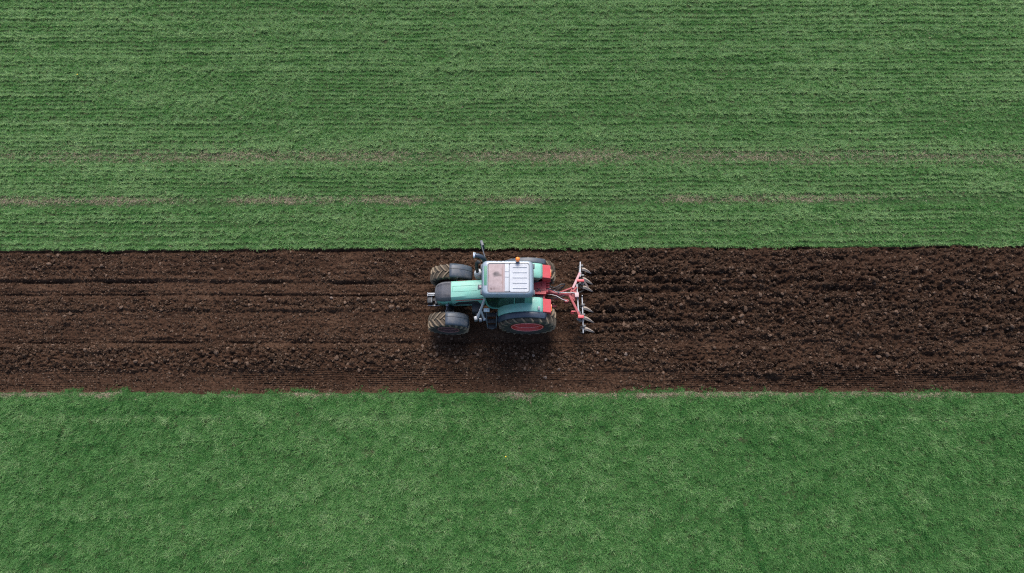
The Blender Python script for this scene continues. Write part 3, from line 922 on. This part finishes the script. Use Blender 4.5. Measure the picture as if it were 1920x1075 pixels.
for s in (-1, 1):
    side_patch('headlight', [(-2.31, 1.15), (-2.28, 1.27), (-2.0, 1.40), (-2.03, 1.12)], LAMPG, 0.013, s)
    side_patch('side_vent', [(-1.88, 1.10), (-1.72, 1.38), (-1.10, 1.50), (-1.02, 1.15)], BLACK, 0.008, s)
    side_patch('red_stripe', [(-1.82, 1.54), (-1.72, 1.60), (-0.92, 1.72), (-0.92, 1.62), (-1.45, 1.585)], RED, 0.010, s)
# recessed panel line and the latch plate on the bonnet top
b = MB()
def ztop(x, y=0):
    wt, wl, zt, zl = hs(x); return zt + 0.02 * (1 - (y / wt) ** 2)
for (p, q) in (((-1.88, -0.08), (-1.10, -0.08)), ((-1.88, 0.10), (-1.10, 0.10)), ((-1.88, -0.08), (-1.88, 0.10))):
    pts = [(p[0] + (q[0] - p[0]) * t / 6, p[1] + (q[1] - p[1]) * t / 6) for t in range(7)]
    b.tube([(x, y, ztop(x, y) + 0.0005) for x, y in pts], 0.0045, 5)
b.build('panel_seam', TEAL_SHADED, hood)
b = MB()
b.box((-1.00, 0.03, ztop(-1.0) + 0.004), (0.15, 0.15, 0.02), bevel=0.008)
b.build('latch_recess', SLATE, hood)
b = MB(); b.box((-0.98, 0.03, ztop(-0.98) + 0.022), (0.09, 0.075, 0.03), bevel=0.012); b.build('latch', paint('pinkish_latch', (0.45, 0.36, 0.38), 0.5), hood)

# --- front linkage
b = MB()
b.box((-2.64, 0.10, 0.92), (0.26, 0.045, 0.05), bevel=0.008)
b.box((-2.64, 0.045, 0.915), (0.22, 0.03, 0.04), bevel=0.006)
b.box((-2.75, 0.07, 0.90), (0.03, 0.12, 0.09), bevel=0.006)
b.tube([(-2.76, -0.235, 0.70), (-2.4, -0.24, 0.70), (-2.15, -0.25, 0.78)], 0.018, 8)
b.tube([(-2.52, -0.25, 0.62), (-2.52, -0.25, 0.78)], 0.022, 8)
b.tube([(-2.62, -0.16, 0.86), (-2.62, 0.02, 0.86)], 0.015, 8)
fl = b.build('front_linkage', SILVER, T)
b = MB()
b.box((-2.68, -0.07, 0.70), (0.17, 0.24, 0.34), bevel=0.02)
b.box((-2.54, -0.06, 0.72), (0.16, 0.12, 0.2), bevel=0.02)
b.box((-2.47, -0.17, 0.76), (0.10, 0.10, 0.16), bevel=0.02)
b.box((-2.40, 0.02, 0.70), (0.25, 0.30, 0.26), bevel=0.02)
b.tube([(-2.5, 0.17, 0.9), (-2.48, 0.2, 0.98), (-2.4, 0.2, 0.95)], 0.02, 8)
b.build('linkage_block', BLACK, fl)

# --- front mudguards
def front_fender(cx, y0, y1):
    b = MB()
    secs = []
    for k in range(9):
        a = R(94 - 66 * k / 8)
        r = 0.76
        sec = []
        n = 7
        for j in range(n):
            t = j / (n - 1)
            yy = y0 + (y1 - y0) * t
            dr = -0.035 * (abs(2 * t - 1) ** 4)
            sec.append((cx + (r + dr) * math.cos(a), yy, 0.66 + (r + dr) * math.sin(a)))
        secs.append(sec)
    b.loft(secs, closed=False, cap=False)
    o = b.build('front_fender', SLATE, T, smooth=50, solidify=0.02)
    b = MB()
    ym = y0 + (y1 - y0) * 0.62
    b.tube([(cx + 0.772 * math.cos(R(93 - 64 * k / 8)), ym, 0.66 + 0.772 * math.sin(R(93 - 64 * k / 8))) for k in range(9)], 0.006, 6)
    b.build('rib', BLACK, o)
    b = MB()
    yi = y0 if abs(y0) < abs(y1) else y1
    b.tube([(cx + 0.2, yi, 1.36), (cx + 0.15, yi * 0.75, 1.0), (cx, yi * 0.6, 0.75)], 0.022, 8)
    b.build('bracket', BLACK, o)
front_fender(-2.06, -1.07, -0.64)
front_fender(-1.97, 0.51, 0.98)

# --- rear mudguards
def rear_fender(s):
    oy = 0.0 if s < 0 else 0.06
    Y = lambda v: s * v + oy
    cx, cz, r = 0.49, 0.92, 1.0
    def pt(a, y, dr=0.0): return (cx + (r + dr) * math.cos(a), Y(y), cz + (r + dr) * math.sin(a))
    b = MB(); secs = []
    for k in range(19):
        a = R(158 - 96 * k / 18)
        x = cx + r * math.cos(a)
        yi = 0.52 - 0.22 * min(1, max(0, (x - 0.35) / 0.3))
        secs.append([pt(a, 0.775, -0.012), pt(a, 0.74, 0.012), pt(a, 0.62, 0.02), pt(a, 0.5, 0.02), pt(a, yi + 0.05, 0.016), pt(a, yi, -0.015), pt(a, yi - 0.005, -0.12 if x < 0.6 else -0.3)])
    b.loft(secs, closed=False, cap=False)
    f = b.build('rear_fender', TEAL, T, smooth=40, solidify=0.015)
    b = MB(); secs = []
    for k in range(21):
        a = R(162 - 108 * k / 20)
        secs.append([pt(a, 0.772, -0.004), pt(a, 0.80, 0.004), pt(a, 0.90, 0.0), pt(a, 0.945, -0.02), pt(a, 0.955, -0.06)])
    b.loft(secs, closed=False, cap=False)
    b.build('fender_flare', SLATE if s > 0 else paint('navy_plastic', (0.022, 0.034, 0.055), 0.35, dirt=0.2, dirt_col=(0.10, 0.10, 0.11)), f, smooth=40, solidify=0.015)
    # red rear block with its lamp face
    b = MB()
    top = [(0.945, 1.815), (1.23, 1.70), (1.25, 1.30), (0.98, 1.30)]
    b.prism([(x, Y(0.315), z) for x, z in top], (0, s * 0.435, 0))
    b.build('red_fender_block', RED, f, bevel=0.012)
    b = MB()
    b.box((1.245, Y(0.55), 1.5), (0.02, 0.22, 0.12), bevel=0.005)
    b.build('tail_lamp', AMBER, f)
    if s < 0:
        b = MB(); b.box((0.84, -0.67, 1.925), (0.075, 0.125, 0.06), bevel=0.02); b.build('marker_lamp', paint('grey_lamp', (0.12, 0.14, 0.18), 0.3), f)
rear_fender(-1); rear_fender(1)

# --- red linkage housing behind the cab
b = MB()
b.prism([(0.70, -0.03, 1.12), (0.70, 0.34, 1.12), (1.00, 0.42, 1.12), (1.10, 0.42, 1.12), (1.10, -0.03, 1.12)], (0, 0, 0.20))
b.prism([(0.72, -0.12, 0.98), (0.72, 0.0, 0.98), (1.08, 0.0, 0.98), (1.06, -0.12, 0.98)], (0, 0, 0.22))
for y in (0.22, 0.30, 0.38): b.box((1.15, y, 1.22), (0.12, 0.045, 0.12), bevel=0.008)
b.box((1.12, 0.10, 1.15), (0.10, 0.10, 0.2), bevel=0.01)
b.tube([(0.98, 0.28, 1.32), (0.98, 0.28, 1.36)], 0.03, 10)
hh = b.build('hitch_housing', RED, T, bevel=0.008)
b = MB()
b.tube([(0.70, 0.10, 1.335), (1.08, 0.10, 1.335)], 0.010, 6)
b.tube([(0.78, 0.05, 1.33), (0.86, 0.08, 1.345), (0.90, 0.16, 1.335)], 0.009, 6)
b.tube([(0.76, 0.17, 1.33), (0.84, 0.15, 1.35), (0.93, 0.04, 1.33)], 0.008, 6)
b.box((0.80, 0.36, 1.2), (0.18, 0.14, 0.22), bevel=0.02)
b.build('hydraulic_pipe', paint('grey_pipe', (0.08, 0.09, 0.10), 0.5), hh)
for y in (-0.28, 0.34):
    b = MB()
    b.bar((0.95, y, 0.72), (1.45, y * 0.8, 0.55), 0.05, 0.08, bevel=0.01)
    b.tube([(1.02, y, 1.15), (1.22, y * 0.9, 0.64)], 0.022, 8)
    b.build('lift_arm', RED_WORN, T)

# --- cab
b = MB()
b.box((-0.10, 0, 1.12), (1.30, 0.86, 0.48), bevel=0.05)
b.build('cab_base', BLACK, T)
b = MB()
# teal frame of both sides: pillars, sill, rear quarter
for s in (-1, 1):
    yb, yt = s * 0.515, s * 0.50
    def P3(x, z): return (x, yb + (yt - yb) * (z - 1.4) / 1.25, z)
    sill = [(-0.83, 2.62), (-0.82, 2.2), (-0.79, 1.85), (-0.72, 1.55), (-0.60, 1.40), (-0.30, 1.36), (0.05, 1.40), (0.32, 1.62), (0.62, 1.86)]
    b.tube([P3(x, z) for x, z in sill], 0.030, 8)
    b.bar(P3(0.06, 1.42), P3(0.08, 2.64), 0.035, 0.05, bevel=0.008)
    b.prism([P3(0.385, 1.70), P3(0.64, 1.80), P3(0.62, 2.66), P3(0.40, 2.66)], (0, -s * 0.05, 0))
    b.bar(P3(-0.83, 2.63), P3(0.62, 2.66), 0.04, 0.05, bevel=0.008)
    b.prism([P3(0.08, 1.40), P3(0.40, 1.66), P3(0.40, 1.74), P3(0.08, 1.66)], (0, -s * 0.03, 0))
b.bar((0.62, -0.48, 1.85), (0.62, 0.48, 1.85), 0.05, 0.05)
b.bar((0.62, -0.48, 2.64), (0.62, 0.48, 2.64), 0.05, 0.05)
cab = b.build('cab_frame', TEAL_SHADED, T, smooth=40)
for s in (-1, 1):
    yb, yt = s * 0.505, s * 0.49
    def P3(x, z): return (x, yb + (yt - yb) * (z - 1.4) / 1.25, z)
    b = MB(); b.prism([P3(-0.81, 2.61), P3(-0.79, 2.0), P3(-0.71, 1.57), P3(-0.59, 1.42), P3(-0.30, 1.385), P3(0.045, 1.42), P3(0.06, 2.62)], (0, s * -0.006, 0))
    d = b.build('door_glass', GLASS, cab, smooth=0)
    b = MB(); b.box((0.02, s * 0.535, 1.62), (0.07, 0.05, 0.16), bevel=0.012); b.build('door_handle', BLACK, d)
    b = MB(); b.prism([P3(0.105, 1.66), P3(0.385, 1.75), P3(0.40, 2.62), P3(0.11, 2.62)], (0, s * -0.006, 0)); b.build('quarter_glass', GLASS, cab, smooth=0)
b = MB(); b.prism([(0.625, -0.45, 1.88), (0.625, 0.45, 1.88), (0.625, 0.45, 2.62), (0.625, -0.45, 2.62)], (-0.006, 0, 0)); b.build('rear_window', GLASS, cab, smooth=0)
b = MB()
b.loft([[(-0.80 - 0.07 * math.cos(y / 0.5 * 1.57), y, 1.86), (-0.80 - 0.07 * math.cos(y / 0.5 * 1.57), y, 2.70)] for y in [-0.5 + k / 10 for k in range(11)]], closed=False, cap=False)
b.build('windscreen', GLASS, cab, solidify=0.006)
b = MB()
b.box((-0.62, 0, 1.62), (0.22, 0.60, 0.44), bevel=0.05)
b.tube([(-0.55, 0, 1.8), (-0.42, 0, 1.98)], 0.03, 8)
b.box((-0.1, 0, 1.37), (1.2, 0.9, 0.03))
b.build('dashboard', INNER, T)
b = MB()
ring = [(-0.40 + 0.09 * math.sin(a) , 0.17 * math.cos(a), 2.0 + 0.14 * math.sin(a)) for a in [2 * math.pi * k / 20 for k in range(21)]]
b.tube(ring, 0.014, 6)
b.bar((-0.40, -0.16, 2.0), (-0.40, 0.16, 2.0), 0.03, 0.015)
b.build('steering_wheel', BLACK, T)
b = MB()
b.box((0.14, 0, 1.60), (0.44, 0.46, 0.14), bevel=0.05)
b.box((0.36, 0, 1.95), (0.12, 0.44, 0.62), rot=(0, R(8), 0), bevel=0.05)
b.box((0.14, -0.29, 1.80), (0.36, 0.07, 0.06), bevel=0.02)
b.box((0.12, 0.31, 1.80), (0.42, 0.13, 0.08), bevel=0.02)
b.box((0.12, 0, 1.45), (0.30, 0.30, 0.16))
b.build('seat', SEATC, T)

# roof shell
b = MB()
R0 = [(-0.82, 0.58, -0.49, 0.49, 0.10, 2.66), (-0.90, 0.64, -0.555, 0.555, 0.14, 2.70), (-0.925, 0.66, -0.57, 0.57, 0.15, 2.80), (-0.91, 0.645, -0.555, 0.555, 0.16, 2.90), (-0.88, 0.61, -0.52, 0.53, 0.15, 2.965), (-0.86, 0.585, -0.50, 0.51, 0.14, 2.985),
      (-0.735, 0.525, -0.475, 0.455, 0.07, 2.985), (-0.725, 0.515, -0.465, 0.445, 0.06, 2.955)]
b.loft([rrect(*p) for p in R0])
roof = b.build('cab_roof', ROOFGREY, T, smooth=50)
b = MB()
b.loft([rrect(-0.08, 0.508, -0.458, 0.438, 0.06, 2.957), rrect(-0.08, 0.508, -0.458, 0.438, 0.06, 2.985), rrect(-0.07, 0.498, -0.448, 0.428, 0.055, 2.992)])
for k in range(5):
    y = -0.335 + 0.165 * k
    b.box((0.235, y, 2.999), (0.43, 0.030, 0.022), bevel=0.007)
b.box((-0.155, 0, 2.975), (0.125, 0.88, 0.02), bevel=0.004)
for y in (0.19, 0.02): b.box((-0.155, y, 2.992), (0.12, 0.016, 0.014), bevel=0.003)
b.build('ribbed_roof_panel', ROOFWHITE, roof, smooth=30)
b = MB()
b.loft([rrect(-0.738, 0.528, -0.478, 0.458, 0.07, 2.9865), rrect(-0.738, 0.528, -0.478, 0.458, 0.07, 2.990), rrect(-0.718, 0.508, -0.458, 0.438, 0.06, 2.990), rrect(-0.718, 0.508, -0.458, 0.438, 0.06, 2.970)], cap=False)
b.build('gasket', SLATE, roof)
b = MB()
b.box((-0.085, -0.01, 2.986), (0.014, 0.86, 0.008))
b.build('roof_seam', SLATE, roof)
b = MB()
b.loft([rrect(-0.715, -0.215, -0.455, 0.435, 0.03, 2.957), rrect(-0.715, -0.215, -0.455, 0.435, 0.03, 2.980), rrect(-0.705, -0.222, -0.445, 0.425, 0.03, 2.986)])
b.build('roof_hatch', HATCH, roof, smooth=30)
b = MB()
b.box((-0.80, 0.06, 2.986), (0.085, 0.62, 0.010), bevel=0.004)
b.build('roof_front_window', GLASS_TOP, roof)
for (x, y) in ((-0.45, 0.51), (-0.33, 0.51), (-0.45, -0.515), (0.36, -0.515), (-0.70, -0.40), (0.40, 0.20)):
    b = MB()
    b.lathe([(0.001, 2.990), (0.012, 2.990), (0.014, 2.975)], 8, center=(x, y, 0), axis='Z')
    b.build('roof_bolt', BLACK, roof)
# front and rear roof lamps under the brim
for (x, y, sx) in ((-0.93, 0.40, -1), (-0.93, -0.40, -1), (0.665, 0.42, 1), (0.665, -0.42, 1)):
    b = MB(); b.box((x, y, 2.77), (0.05, 0.15, 0.10), bevel=0.015); b.build('work_lamp', SLATE, roof)
# beacon
b = MB()
b.lathe([(0.001, 2.97), (0.055, 2.97), (0.055, 3.03), (0.04, 3.045)], 16, center=(0.17, 0.53, 0), axis='Z')
bc = b.build('beacon', BLACK, T)
b = MB()
b.lathe([(0.055, 3.04), (0.068, 3.06), (0.070, 3.13), (0.058, 3.18), (0.03, 3.205), (0.001, 3.21)], 18, center=(0.17, 0.53, 0), axis='Z')
b.build('amber_dome', AMBER, bc, smooth=60)

# --- exhaust and air intake on the far side
b = MB()
b.tube([(-0.84, 0.62, 1.4), (-0.84, 0.68, 2.35), (-0.86, 0.72, 2.55), (-0.93, 0.76, 2.68), (-1.04, 0.785, 2.74), (-1.15, 0.79, 2.75)], [0.075, 0.075, 0.075, 0.072, 0.068, 0.066], 14)
ex = b.build('exhaust_pipe', paint('blued_steel', (0.035, 0.05, 0.075), 0.3, metal=0.4, dirt=0.2), T, smooth=60)
b = MB()
b.tube([(-1.135, 0.79, 2.75), (-1.185, 0.79, 2.75)], [0.075, 0.098], 16)
b.tube([(-1.17, 0.82, 2.84), (-1.10, 0.82, 2.86)], 0.012, 6)
b.build('exhaust_tip', paint('chrome_tip', (0.75, 0.80, 0.86), 0.25, metal=0.5, dirt=0.1), ex, smooth=60)
b = MB()
b.lathe([(0.001, 1.72), (0.05, 1.71), (0.12, 1.64), (0.15, 1.54), (0.15, 1.35), (0.13, 1.2), (0.001, 1.2)], 20, center=(-1.07, 0.60, 0), axis='Z')
pc = b.build('air_cleaner', paint('pale_metal', (0.42, 0.44, 0.46), 0.4, dirt=0.4), T, smooth=50)
b = MB()
b.tube([(-1.10, 0.60, 1.66), (-1.12, 0.68, 1.95), (-1.11, 0.74, 2.15), (-1.08, 0.76, 2.24), (-1.02, 0.74, 2.2)], 0.055, 12)
b.build('intake_tube', BLACK, pc, smooth=60)
b = MB()
b.lathe([(0.001, 2.12), (0.05, 2.10), (0.06, 2.0), (0.06, 1.8)], 12, center=(-0.93, 0.62, 0), axis='Z')
b.build('silencer_cap', SILVER, pc, smooth=50)

# --- mirrors
def mirror(s, pts, head):
    b = MB(); b.tube(pts, 0.018, 8)
    m = b.build('mirror_arm', paint('grey_arm', (0.10, 0.11, 0.13), 0.4, metal=0.3) if s > 0 else paint('pale_arm', (0.40, 0.40, 0.43), 0.4, metal=0.3), T)
    b = MB(); b.box(head, (0.09, 0.20, 0.34), rot=(R(-12 * s), R(0), R(18 * s)), bevel=0.025)
    h = b.build('mirror_head', SLATE, m)
mirror(1, [(-0.79, 0.53, 2.45), (-0.82, 0.75, 2.46), (-0.92, 1.10, 2.50), (-0.95, 1.20, 2.52)], (-0.93, 1.25, 2.36))
b = MB()
b.tube([(-0.83, -0.50, 2.5), (-0.85, -0.52, 2.4), (-0.98, -0.72, 1.85), (-1.08, -0.86, 1.6), (-1.12, -0.92, 1.52)], [0.03, 0.034, 0.04, 0.05, 0.045], 10)
b.tube([(-0.98, -0.70, 1.9), (-0.92, -0.82, 1.6), (-0.88, -0.90, 1.45)], [0.035, 0.032, 0.03], 10)
ma = b.build('mirror_arm', paint('worn_grey_arm', (0.34, 0.35, 0.39), 0.4, metal=0.2, dirt=0.3), T, smooth=50)
b = MB(); b.box((-1.14, -0.93, 1.60), (0.10, 0.12, 0.24), rot=(0, 0, R(15)), bevel=0.025); b.box((-1.00, -0.92, 1.42), (0.10, 0.10, 0.16), bevel=0.03)
b.build('mirror_head', SILVER, ma)
b = MB(); b.box((-0.88, -0.90, 1.44), (0.09, 0.09, 0.12), bevel=0.03); b.build('mirror_head', paint('blue_grey', (0.16, 0.20, 0.26), 0.4), ma)

# --- tank, battery box, steps
b = MB()
b.box((-1.12, -0.43, 0.92), (0.34, 0.30, 0.52), bevel=0.04)
b.box((-0.98, -0.63, 0.80), (0.26, 0.26, 0.40), bevel=0.04)
b.box((-1.10, -0.66, 0.95), (0.14, 0.18, 0.30), bevel=0.03)
b.build('fuel_tank', BLACK, T)
b = MB(); b.box((-0.81, -0.56, 1.30), (0.19, 0.12, 0.06), bevel=0.012); b.build('toolbox_lid', paint('light_blue_grey', (0.30, 0.40, 0.48), 0.4), T)
b = MB()
st = [((-0.83, -0.56, 1.0), (-0.80, -0.92, 0.46)), ((-0.49, -0.56, 1.0), (-0.52, -0.92, 0.46))]
for a, c in st: b.tube([a, ((a[0] + c[0]) / 2, -0.80, 0.85), c], 0.020, 8)
b.tube([st[0][1], (-0.66, -0.955, 0.43), st[1][1]], 0.020, 8)
steps = b.build('step_frame', paint('step_grey', (0.055, 0.075, 0.09), 0.4, dirt=0.2), T, smooth=50)
for (y, z) in ((-0.62, 0.98), (-0.78, 0.78), (-0.90, 0.52)):
    b = MB()
    b.box((-0.66, y, z), (0.30, 0.13, 0.025), bevel=0.006)
    for k in range(5): b.box((-0.78 + 0.06 * k, y, z + 0.018), (0.015, 0.12, 0.012))
    b.build('step', BLACK, steps)

# ------------------------------------------------------------------ cultivator on the rear linkage
cult = empty('cultivator', (2.2, 7.2, 0))
tag(cult, 'red and silver tined cultivator trailing behind the teal tractor', 'cultivator')
def I(*p): return (p[0] - 2.2, p[1], p[2])
def bar(b, a, c, w, h, **k): return b.bar(I(*a), I(*c), w, h, **k)
def tub(b, pts, r, n=10, **k): return b.tube([I(*p) for p in pts], r, n, **k)
b = MB()
tub(b, [(1.12, 0.17, 1.0), (1.28, 0.13, 1.0)], 0.062, 12)
tub(b, [(1.26, 0.135, 1.0), (1.52, 0.05, 1.0), (1.90, 0.04, 1.0)], [0.052, 0.05, 0.048], 12)
bar(b, (1.42, 0.03, 0.86), (1.86, -0.14, 0.90), 0.05, 0.06, bevel=0.008)
bar(b, (1.15, 0.02, 0.72), (1.50, -0.06, 0.80), 0.045, 0.06, bevel=0.008)
bar(b, (1.44, 0.10, 0.88), (2.06, 0.32, 0.98), 0.05, 0.07, bevel=0.008)
b.box(I(1.78, -0.13, 0.80), (0.13, 0.10, 0.22), bevel=0.02)
b.build('drawbar', RED_WORN, cult, smooth=40)
b = MB()
bar(b, (1.84, 0.08, 1.0), (2.22, -0.72, 0.93), 0.075, 0.09, bevel=0.012)
bar(b, (1.86, 0.04, 1.0), (2.12, 0.30, 1.0), 0.06, 0.08, bevel=0.012)
b.prism([I(1.86, 0.06, 0.94), I(2.04, -0.16, 0.92), I(2.10, 0.02, 0.92), I(2.10, 0.30, 0.94), I(1.94, 0.26, 0.94)], (0, 0, 0.05))
bar(b, (1.95, 0.18, 1.04), (2.12, 0.05, 1.04), 0.03, 0.04)
b.build('frame_beam', RED_WORN, cult, smooth=40)
b = MB()
bar(b, (1.98, 0.25, 1.02), (2.23, 0.80, 0.98), 0.075, 0.08, bevel=0.012)
b.build('frame_beam', paint('scuffed_pink_beam', (0.34, 0.16, 0.18), 0.5, dirt=0.7, dirt_col=(0.34, 0.30, 0.31), scale=10), cult, smooth=40)
b = MB()
b.box(I(2.235, 0.52, 1.0), (0.24, 0.085, 0.10), bevel=0.015)
b.build('bracket', RED, cult, smooth=40)
b = MB()
b.box(I(2.225, -0.69, 0.96), (0.19, 0.10, 0.10), bevel=0.015)
b.build('bracket', RED, cult, smooth=40)
b = MB()
b.box(I(2.04, -0.50, 0.92), (0.24, 0.04, 0.06), bevel=0.01)
b.tube([I(1.97, -0.56, 0.84), I(1.97, -0.48, 0.84)], 0.06, 14)
b.build('bracket', RED, cult, smooth=40)
b = MB(); b.box(I(2.10, 0.01, 1.07), (0.13, 0.15, 0.11), bevel=0.015); b.build('pivot_block', paint('pale_pink_block', (0.38, 0.28, 0.29), 0.5, dirt=0.4), cult)
b = MB()
bar(b, (2.25, 1.18, 0.97), (2.23, 0.66, 0.97), 0.035, 0.06, bevel=0.006, taper=1.3)
bar(b, (2.19, 0.72, 0.93), (2.24, 0.98, 0.93), 0.03, 0.05, bevel=0.006)
bar(b, (2.12, 0.42, 0.95), (2.15, -0.52, 0.95), 0.04, 0.06, bevel=0.006)
b.build('steel_bar', SILVER, cult, smooth=40)
b = MB()
bar(b, (2.29, 0.02, 0.84), (2.30, -0.64, 0.84), 0.03, 0.06, bevel=0.006, taper=1.2)
bar(b, (2.30, -0.64, 0.84), (2.30, -1.20, 0.80), 0.035, 0.06, bevel=0.006)
tub(b, [(2.29, 0.0, 0.84), (2.29, 0.03, 0.96)], 0.014, 6)
b.build('steel_bar', SILVER, cult, smooth=40)
DARKST = paint('dark_steel', (0.09, 0.10, 0.11), 0.45, metal=0.4)
b = MB()
bar(b, (2.14, -0.4, 0.92), (2.27, -0.66, 0.86), 0.05, 0.06, bevel=0.008)
bar(b, (2.10, -0.72, 0.85), (2.24, -0.78, 0.80), 0.08, 0.12, bevel=0.02)
b.build('steel_bar', DARKST, cult, smooth=40)
b = MB()
bar(b, (2.20, 0.62, 0.92), (2.27, 0.85, 0.86), 0.05, 0.05, bevel=0.008)
bar(b, (2.14, 0.36, 0.86), (2.32, 0.62, 0.80), 0.04, 0.05, bevel=0.008)
b.build('steel_bar', DARKST, cult, smooth=40)
# tines: curved shank, clamp and pale share
def tine():
    b = MB()
    pts = [(0.02, 0, 0.90), (-0.06, 0, 0.80), (-0.08, 0, 0.66), (0.0, 0, 0.52), (0.10, 0, 0.40), (0.13, 0, 0.20), (0.06, 0, 0.03), (-0.05, 0, -0.08)]
    secs = []
    for k, p in enumerate(pts):
        w = 0.022
        q = pts[min(k + 1, len(pts) - 1)]; pr = pts[max(k - 1, 0)]
        t = (Vector(q) - Vector(pr)).normalized(); nn = Vector((-t.z, 0, t.x)) * 0.014
        c = Vector(p)
        secs.append([c + nn + Vector((0, w, 0)), c - nn + Vector((0, w, 0)), c - nn - Vector((0, w, 0)), c + nn - Vector((0, w, 0))])
    b.loft(secs)
    b.box((0.03, 0, 0.86), (0.10, 0.07, 0.13), bevel=0.012)
    sh = b.build('tine', paint('tine_steel', (0.07, 0.075, 0.08), 0.5, metal=0.3, dirt=0.4), cult, smooth=40)
    b = MB()
    # share: twisted mouldboard-like plate sweeping back and down to a point
    top = [(0.06, 0.045, 0.56), (0.16, 0.055, 0.48), (0.27, 0.045, 0.31), (0.37, 0.03, 0.12), (0.47, 0.008, -0.10)]
    bot = [(0.05, -0.05, 0.55), (0.16, -0.06, 0.46), (0.26, -0.05, 0.29), (0.36, -0.03, 0.10), (0.465, -0.006, -0.11)]
    secs = []
    for a, c in zip(top, bot):
        a = Vector(a); c = Vector(c); o = Vector((0.012, 0, -0.012))
        secs.append([a, (a + c) / 2 + Vector((0.02, 0, 0.03)), c, c + o, a + o])
    b.loft(secs)
    b.build('share', SHARE, sh, smooth=60)
    return sh
t0 = tine()
tine_at = [(0.07, 1.07), (0.09, 0.74), (0.09, 0.44), (0.08, -0.27), (0.09, -0.60), (0.10, -0.98)]
for i, (x, y) in enumerate(tine_at):
    if i == 0: o = t0
    else:
        o = t0.copy(); COL.objects.link(o); o.parent = cult
        for ch in t0.children:
            c = ch.copy(); COL.objects.link(c); c.parent = o
    o.location = (x, y, 0); o.rotation_euler = (0, 0, R(random.uniform(-4, 9)))
# a broad tan plate hanging from the upper bracket
b = MB()
b.prism([I(2.34, 0.60, 0.72), I(2.39, 0.62, 0.72), I(2.55, 0.47, 0.50), I(2.52, 0.43, 0.47)], (0, 0, 0.02))
b.build('side_plate', paint('tan_plate', (0.40, 0.27, 0.23), 0.5, dirt=0.4), cult)
# hydraulic hoses
b = MB()
tub(b, [(1.12, 0.16, 1.22), (1.25, 0.19, 1.18), (1.42, 0.11, 1.10), (1.60, 0.08, 1.12), (1.95, 0.09, 1.08), (2.08, 0.06, 1.08)], 0.016, 8)
tub(b, [(1.14, 0.06, 0.98), (1.30, 0.02, 1.08), (1.45, -0.02, 1.06), (1.62, -0.12, 1.04), (1.78, -0.17, 1.0)], 0.014, 8)
b.build('hose', paint('pale_hose', (0.36, 0.36, 0.37), 0.5, dirt=0.4), cult, smooth=60)
b = MB()
tub(b, [(1.16, 0.30, 1.2), (1.35, 0.20, 1.25), (1.45, 0.22, 1.28), (1.58, 0.30, 1.32), (1.70, 0.31, 1.30), (1.66, 0.24, 1.2), (1.52, 0.16, 1.1), (1.50, 0.06, 1.06)], 0.022, 8)
tub(b, [(1.14, 0.24, 1.16), (1.38, 0.14, 1.2), (1.56, 0.22, 1.26), (1.64, 0.24, 1.22)], 0.018, 8)
tub(b, [(1.14, -0.04, 0.9), (1.32, -0.08, 1.0), (1.55, -0.06, 1.02), (1.70, 0.0, 1.05)], 0.018, 8)
b.build('hose', BLACK, cult, smooth=60)

# ------------------------------------------------------------------ single pale stones and dandelions
def ground_z(x, y):
    h, _, _ = soil_height(np.array([x]), np.array([y])); return float(h[0])
stones = [(0.70, 5.43, 0.11, 'small round pale stone on the soil just below the rear tyre'),
          (2.30, 5.50, 0.10, 'small greyish stone lying on the soil below the silver tines'),
          (2.82, 5.53, 0.14, 'broad pale stone below the right end of the cultivator'),
          (3.07, 5.28, 0.13, 'pale angular stone lowest of the three below the cultivator'),
          (3.75, 5.47, 0.15, 'large pale pointed stone farthest right below the cultivator'),
          (1.55, 4.98, 0.16, 'large brownish stone on the combed soil near the front grass edge'),
          (1.10, 4.70, 0.17, 'large brown stone nearest the front grass edge'),
          (-6.10, 7.42, 0.13, 'pale flat stone in the groove left of the tractor bonnet')]
for i, (x, y, s, lab) in enumerate(stones):
    src = lump('stone', M_stone, 700 + i, sub=3, flat=0.8, ang=0.12)
    o = src; COL.objects.link(o)
    o.location = (x, y, ground_z(x, y) + s * 0.22); o.scale = (s, s, s); o.rotation_euler = (0.2, 0.1, i * 1.3)
    tag(o, lab, 'stone', 'pale stones on the tilled soil')

YEL = paint('yellow_petals', (0.85, 0.55, 0.02), 0.6, dirt=0.0)
GRN = paint('flower_stalk', (0.06, 0.16, 0.05), 0.6, dirt=0.0)
for i, (x, y, far, lab) in enumerate([(-16.0, 15.95, True, 'yellow dandelion on the far left of the upper field'), (-0.2, 2.15, False, 'yellow dandelion in the lower field below the tractor')]):
    z0 = float(field_z(np.array([x]), np.array([y]), far)[0])
    b = MB(); b.tube([(0, 0, 0), (0.005, 0, 0.08), (0, 0.005, 0.15)], 0.004, 6)
    d = b.build('dandelion', GRN); d.location = (x, y, z0); d.scale = (0.45, 0.45, 0.75); tag(d, lab, 'flower', 'dandelions in the grass')
    b = MB()
    for k in range(22):
        a = k * 2.4; rr = 0.012 + 0.028 * (k / 22)
        b.box((rr * math.cos(a), rr * math.sin(a), 0.158 - 0.2 * rr), (0.026, 0.009, 0.005), rot=(0, 0.15, a))
    b.build('flower_head', YEL, d)
